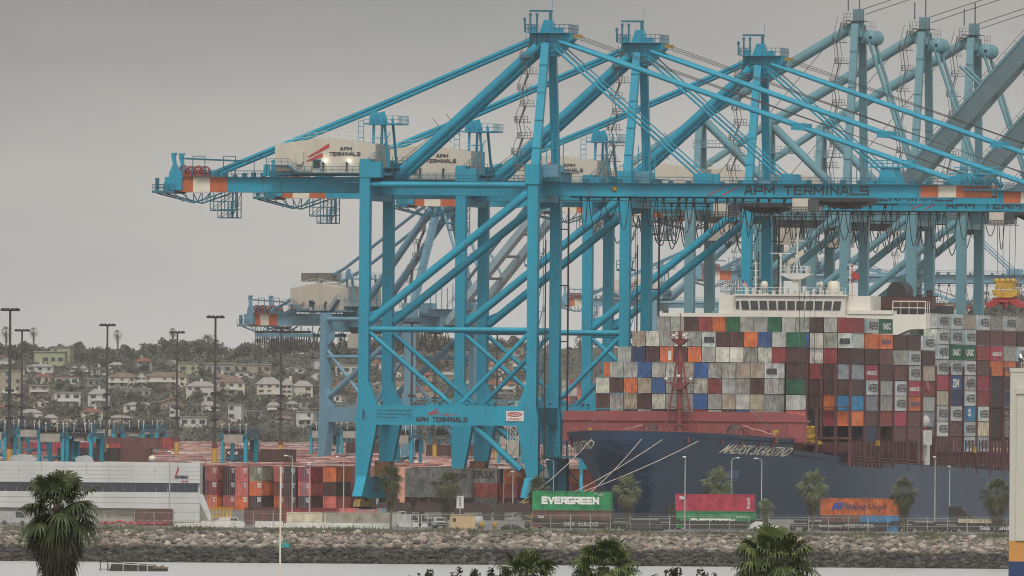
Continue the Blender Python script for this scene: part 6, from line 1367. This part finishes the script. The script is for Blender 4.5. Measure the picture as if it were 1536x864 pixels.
# ---------------------------------------------------------------- far hillside: houses, trees, palms
HG = "houses on the hazy hillside"; rnd = random.Random(77)
wallc = {'cream': (.37, .32, .235), 'white': (.43, .42, .39), 'beige': (.29, .25, .19), 'green': (.27, .30, .19), 'grey': (.25, .245, .23), 'tan': (.22, .18, .13)}
roofm = {'tile': mat("roof_tile", (.17, .12, .095), .8, .3, .6), 'dark': mat("roof_dark", (.075, .065, .058), .8, .3, .6), 'pale': mat("roof_pale", (.27, .255, .235), .8, .2, .6), 'red': mat("roof_red", (.20, .07, .05), .8, .3, .6)}
winm = mat("house_window", (.03, .033, .036), .3, .2, 1); trimm = mat("house_trim", (.55, .54, .50), .6, .1)
def house(i, u, vb, wp, hp, wc, roof, rk, st, lab, deep=None):
    p = on_hill(u, vb); s = p.y/FPX; w, h = wp*s, hp*s; dp = deep or max(7, w*.5); r = thing("hillside_house", lab, "house", (p.x, p.y, p.z-2.0), rnd.uniform(-.25, .25), HG)
    H = h+2.0; rh = 0 if roof == 'flat' else min(2.6, h*.32); we = H-rh
    b = MB(); b.box(-w/2, w/2, 0, dp, 0, we)
    if roof == 'gable': b.prism([(-w/2+.01, we), (w/2-.01, we), (0, H)], 'y', .02, dp-.02)
    wl = b.build("wall", mat("house_"+wc, wallc[wc], .8, .12, .4), r)
    b = MB(); o = .45
    if roof == 'flat': b.box(-w/2-o, w/2+o, -o, dp+o, we, we+.35)
    elif roof == 'gable':
        for s_ in (-1, 1): b.add([(0, -o, H+.12), (s_*(w/2+o), -o, we-.25), (s_*(w/2+o), dp+o, we-.25), (0, dp+o, H+.12), (0, -o, H-.13), (s_*(w/2+o), -o, we-.5), (s_*(w/2+o), dp+o, we-.5), (0, dp+o, H-.13)], [(0,1,2,3), (4,5,6,7), (0,1,5,4), (1,2,6,5), (2,3,7,6)])
    else:
        e = min(w*.28, dp*.45); b.add([(-w/2-o, -o, we), (w/2+o, -o, we), (w/2+o, dp+o, we), (-w/2-o, dp+o, we), (-w/2+e, dp/2, H), (w/2-e, dp/2, H)], [(0,1,5,4), (1,2,5), (2,3,4,5), (3,0,4), (0,1,2,3)]); 
    ro = b.build("roof", roofm[rk], r)
    if roof == 'hip' and rnd.random() < .6: b = MB(); x = rnd.uniform(-w*.2, w*.2); b.box(x, x+.9, dp*.4, dp*.4+.9, H-1, H+1.0); b.build("chimney", wl.data.materials[0], ro)
    n_ = max(2, int(w/2.9))
    for f in range(st):
        z = 2.0+(f+.32)*(we-2.0)/st; wh = min(1.45, (we-2.0)/st*.5)
        for k in range(n_):
            if rnd.random() < .14: continue
            x = -w/2+(k+.5)*w/n_; ww = rnd.choice((.6, .75, 1.0)); b = MB(); b.box(x-ww, x+ww, -.06, .02, z, z+wh); b.build("window", winm, r)
    if st >= 2 and rnd.random() < .6:
        z = 2.0+(we-2.0)/st; b = MB(); x0, x1 = -w*rnd.uniform(.1, .5), w*rnd.uniform(.1, .5); b.box(x0, x1, -1.6, 0, z-.2, z); b.rail([(x0, -1.6, z), (x1, -1.6, z)], 1, 1.2, .07); b.box(x0, x1, -1.66, -1.58, z, z+.5); b.build("balcony", trimm, r)
    return r
HS = [(12, 600, 44, 44, 'beige', 'flat', 'pale', 4, "tall beige balconied block at the photo's left edge"), (74, 548, 46, 20, 'green', 'flat', 'pale', 1, "pale green flat-roofed house high on the ridge"), (90, 545, 30, 24, 'green', 'flat', 'pale', 2, "pale green house tower beside the flat green one"), (60, 558, 40, 12, 'white', 'hip', 'pale', 1, "low white house below the green one"),
      (112, 563, 12, 18, 'white', 'gable', 'dark', 2, "small white gabled house, left of a matching pair"), (125, 563, 14, 18, 'white', 'gable', 'dark', 2, "small white gabled house, right of the matching pair"), (148, 562, 26, 12, 'white', 'hip', 'dark', 1, "wide white dark-roofed house right of the twin gables"), (172, 557, 18, 14, 'white', 'hip', 'pale', 2, "white house with pale roof under the ridge trees"),
      (183, 581, 44, 22, 'cream', 'hip', 'tile', 2, "long cream tiled house, left half of the wide terrace"), (212, 581, 16, 24, 'cream', 'gable', 'tile', 2, "cream gabled bay in the middle of the wide terrace"), (247, 580, 66, 22, 'cream', 'hip', 'tile', 2, "long cream tiled house, right half of the wide terrace"), (101, 614, 40, 25, 'white', 'flat', 'pale', 2, "white two-storey house with deep balconies and dark openings"),
      (148, 609, 32, 26, 'white', 'hip', 'pale', 2, "white house with bay windows left of the blue-glazed one"), (203, 597, 46, 14, 'grey', 'flat', 'pale', 1, "grey house with a dark blue glazed front"), (208, 618, 46, 15, 'cream', 'hip', 'pale', 1, "low cream house with pale roof on the lower slope"), (262, 632, 14, 26, 'white', 'flat', 'pale', 3, "narrow white stacked house with balconies"), (258, 612, 34, 14, 'tan', 'gable', 'red', 1, "brown house with a wide red gable"),
      (282, 560, 30, 15, 'green', 'flat', 'pale', 1, "pale green flat house beside a light mast"), (302, 596, 46, 24, 'white', 'hip', 'pale', 2, "white house with a dark glazed porch right of the terrace"), (328, 560, 40, 14, 'grey', 'flat', 'pale', 1, "grey flat house beneath the ridge trees"), (333, 578, 16, 18, 'cream', 'hip', 'tile', 2, "small cream house beside the near mast"), (347, 594, 40, 30, 'cream', 'hip', 'tile', 2, "cream two-storey house with dark balcony, left of the big block"),
      (372, 560, 70, 13, 'beige', 'flat', 'pale', 1, "long low beige building high under the trees"), (362, 566, 40, 10, 'white', 'gable', 'dark', 1, "broad white gable roof above the cream block"), (404, 598, 36, 32, 'cream', 'hip', 'pale', 3, "large cream three-storey block, left one"), (430, 598, 15, 30, 'cream', 'hip', 'pale', 3, "narrow cream wing of the three-storey block"), (455, 597, 28, 26, 'cream', 'hip', 'pale', 2, "cream house just left of the far crane's leg"),
      (352, 631, 20, 24, 'white', 'flat', 'pale', 2, "white house standing alone on the lower slope"), (314, 622, 30, 20, 'white', 'hip', 'pale', 2, "white house behind the near mast's shaft"), (380, 627, 26, 10, 'grey', 'flat', 'pale', 1, "small grey house on the lower slope"), (457, 640, 26, 22, 'white', 'flat', 'pale', 2, "white house low beside the far crane's leg"), (443, 560, 30, 10, 'white', 'gable', 'pale', 1, "white roofed house under the tall ridge palms"), (290, 640, 40, 14, 'white', 'flat', 'pale', 1, "low white building above the dark yard boxes"),
      (520, 562, 34, 14, 'white', 'flat', 'pale', 1, "white house behind the far crane's brace"), (518, 588, 40, 16, 'tan', 'hip', 'red', 1, "reddish-roofed house behind the nearest crane's left leg"), (560, 555, 24, 16, 'white', 'hip', 'red', 1, "white red-roofed house between the crane's legs"), (604, 548, 26, 14, 'white', 'hip', 'tile', 1, "white house upper slope between the crane's rear legs"), (628, 575, 40, 18, 'beige', 'hip', 'red', 2, "beige house with a long red roof inside the crane frame"), (640, 598, 44, 18, 'beige', 'hip', 'red', 2, "lower beige house with red roof inside the crane frame"), (600, 592, 30, 20, 'cream', 'hip', 'tile', 2, "cream house between the crane's left legs"),
      (738, 560, 36, 16, 'cream', 'hip', 'red', 2, "cream red-roofed house between the crane's braces, upper"), (752, 590, 44, 20, 'white', 'hip', 'red', 2, "white red-roofed house between the crane's braces, lower"), (700, 606, 30, 18, 'cream', 'flat', 'pale', 2, "cream flat house beside the second crane's leg"), (770, 535, 30, 12, 'grey', 'flat', 'pale', 1, "grey house on the upper slope near the waterside legs"), (660, 545, 34, 18, 'tan', 'gable', 'dark', 1, "dark gabled house on the skyline inside the crane frame"), (34, 575, 26, 14, 'white', 'hip', 'dark', 1, "white house among dark trees at far left"), (178, 635, 34, 12, 'beige', 'hip', 'pale', 1, "low beige house half hidden by straddle carriers"), (230, 640, 30, 12, 'grey', 'hip', 'pale', 1, "small grey house just above the open straddle carrier")]
for i, a in enumerate(HS): house(i, *a)
ra_ = random.Random(404); extra = 0; tries = 0
while extra < 58 and tries < 4000:
    tries += 1; u = ra_.uniform(4, 800); v = ra_.uniform(550, 642); wp, hp = ra_.uniform(15, 38), ra_.uniform(11, 19)
    if any(abs(u-a[0]) < (wp+a[2])*.5+1 and -a[3]-2 < v-a[1] < hp+2 for a in HS): continue
    wc = ra_.choice(('cream', 'white', 'beige', 'cream', 'grey', 'tan')); rk = ra_.choice(('tile', 'dark', 'pale', 'pale', 'red')); rt = ra_.choice(('hip', 'hip', 'gable', 'flat')); st = 2 if hp > 15 else 1; extra += 1
    a = (u, v, wp, hp, wc, rt, rk, st, f"{wc} {('one','two')[st-1]}-storey house with {rk if rk != 'tile' else 'tiled'} {rt} roof, {nth(extra)} small infill house on the slope".replace(' small infill', ' smaller'))
    HS.append(a); house(100+extra, *a)
# scrub and garden greenery covering the slope between the houses
b = MB(); rs = random.Random(8)
for i in range(4800):
    u = rs.uniform(-10, 830) if rs.random() < .62 else rs.choice((rs.uniform(1380, 1700), rs.uniform(-170, -10), rs.uniform(830, 1400))); v = rs.uniform(interp(u, [(0, 533), (640, 520), (860, 505), (1440, 470), (1540, 450)])+6, 676); p = on_hill(u, v); R = rs.uniform(.8, 2.4); g = rs.uniform(.5, 1.35)
    for k in range(16):
        q = p+Vector((rs.gauss(0, R*.6), rs.gauss(0, R*.5), abs(rs.gauss(0, R*.5)))); a = Vector((rs.gauss(0,1), rs.gauss(0,1), rs.gauss(0,1))).normalized(); d_ = a.orthogonal().normalized()*rs.uniform(.25, .6); e = a.cross(d_)
        b.add([q+d_, q+e, q-d_, q-e], [(0,1,2,3)], 0, False, (.095*g, .093*g, .07*g))
tag(b.build("slope_shrubbery", attr_mat("slope_leaf", .9, var=.2, scale=.2)), "dull green scrub covering the hazy slope between the houses", "scrub", kind="stuff")
# trees
crown_m = attr_mat("tree_leaf", .85, var=.25, scale=.25)
_tc = []
for k in range(7):
    rn = random.Random(200+k); b = MB(); rx = 1.0
    lob = [(rn.uniform(-.55, .55), rn.uniform(-.4, .4), rn.uniform(.15, .85), rn.uniform(.28, .5)) for _ in range(9)]
    for (x, y, z, rr2) in lob:
        g = rn.uniform(.7, 1.3); leafball(b, rn, (x, y, z), rr2, rr2, rr2*.8, 95, .085, (.10*g, .10*g, .076*g))  # leaf colour lightened and greyed to stand in for distance haze
    o = b.build("crown", crown_m); _tc.append(o.data); bpy.data.objects.remove(o)
tm = MB(); tm.tube((0, 0, -2), (0, 0, .35), .06, 0, 6, .04); tm.tube((0, 0, .2), (.3, .1, .6), .035, 0, 5, .02); tm.tube((0, 0, .2), (-.28, -.05, .55), .035, 0, 5, .02)
to = tm.build("trunk", palm_trunk); TRK = to.data; bpy.data.objects.remove(to)
TG = "broadleaf trees on the hazy hillside"; spots = []
rn = random.Random(5)
def sky_v(u):
    t = [(0, 533), (60, 530), (120, 532), (170, 540), (210, 532), (255, 528), (300, 527), (345, 530), (400, 528), (440, 520), (500, 530), (560, 524), (640, 520), (720, 515), (790, 515), (860, 505), (960, 500), (1100, 480), (1440, 470), (1500, 452), (1540, 448)]
    return interp(u, t)
for u in range(-8, 800, 11):
    spots.append((u+rn.uniform(-4, 4), sky_v(u)+rn.uniform(-1, 10), rn.uniform(11, 20)))
for u in list(range(1428, 1540, 10)): spots.append((u, sky_v(u)+rn.uniform(4, 22), rn.uniform(10, 18)))
for i in range(290):
    u = rn.uniform(-5, 800); v = rn.uniform(546, 670); spots.append((u, v, rn.uniform(7, 14)))
boxes = [(a[0], a[1], a[2], a[3]) for a in HS]; nt_ = 0
spots.sort()
for u, v, r_ in spots:
    bad = any(abs(u-hu) < hw*.5+r_*.55 and hv-hh*.9 < v < hv+2 for hu, hv, hw, hh in boxes)
    if bad and v > sky_v(u)+13: continue
    p = on_hill(u, v); s = p.y/FPX*r_*1.25; nt_ += 1
    r = thing("hillside_tree", f"{'rounded dark' if nt_ % 3 else 'tall dark'} tree on the hazy hillside, {nth(nt_)} from the left", "tree", (p.x, p.y, p.z), rn.uniform(0, 6), TG)
    for me, nm in ((TRK, "trunk"), (_tc[nt_ % 7], "crown")):
        o = bpy.data.objects.new(nm, me); COL.objects.link(o); o.parent = r; o.scale = (s, s, s*rn.uniform(.9, 1.15)); o.location = (0, 0, .1)
for i, (u, vt, vb, R) in enumerate(((9, 492, 540, 7), (50, 493, 528, 5.5), (176, 497, 535, 5.5), (259, 494, 526, 5.5), (397, 497, 532, 5.5), (441, 495, 530, 4.5), (471, 500, 532, 5), (511, 501, 535, 5.5), (312, 506, 545, 12), (389, 511, 545, 12), (570, 497, 540, 6), (652, 470, 520, 9), (1526, 428, 470, 10), (870, 505, 540, 8), (335, 575, 600, 7), (240, 575, 590, 6), (1480, 440, 480, 8), (300, 600, 625, 8), (720, 575, 600, 7))):
    p = on_hill(u, vb); z = at(u, vt+R*.6, p.y).z; palm((p.x, p.y, p.z-1), z, R*1.5*p.y/FPX, f"{'tall thin' if R < 7 else 'stout'} palm on the hillside skyline, {nth(i+1)} of the far palms", SML, "palms on the far hillside", .36)
for i, (u, vt, vb) in enumerate(((127, 521, 545), (186, 521, 545), (219, 519, 545), (540, 515, 540), (565, 512, 540), (135, 526, 550))):
    p = on_hill(u, vb); z = at(u, vt, p.y).z; r = thing("utility_pole", f"thin utility pole on the hillside skyline, {nth(i+1)} of them", "utility pole", (p.x, p.y, p.z-1), 0, "utility poles on the ridge")
    b = MB(); b.tube((0, 0, 0), (0, 0, z-p.z+1), .18, 0, 6); b.build("pole", palm_trunk, r); b = MB(); b.box(-1.3, 1.3, -.1, .1, z-p.z-.2, z-p.z); b.box(-1, 1, -.1, .1, z-p.z-1.2, z-p.z-1.0); b.build("crossarm", palm_trunk, r)
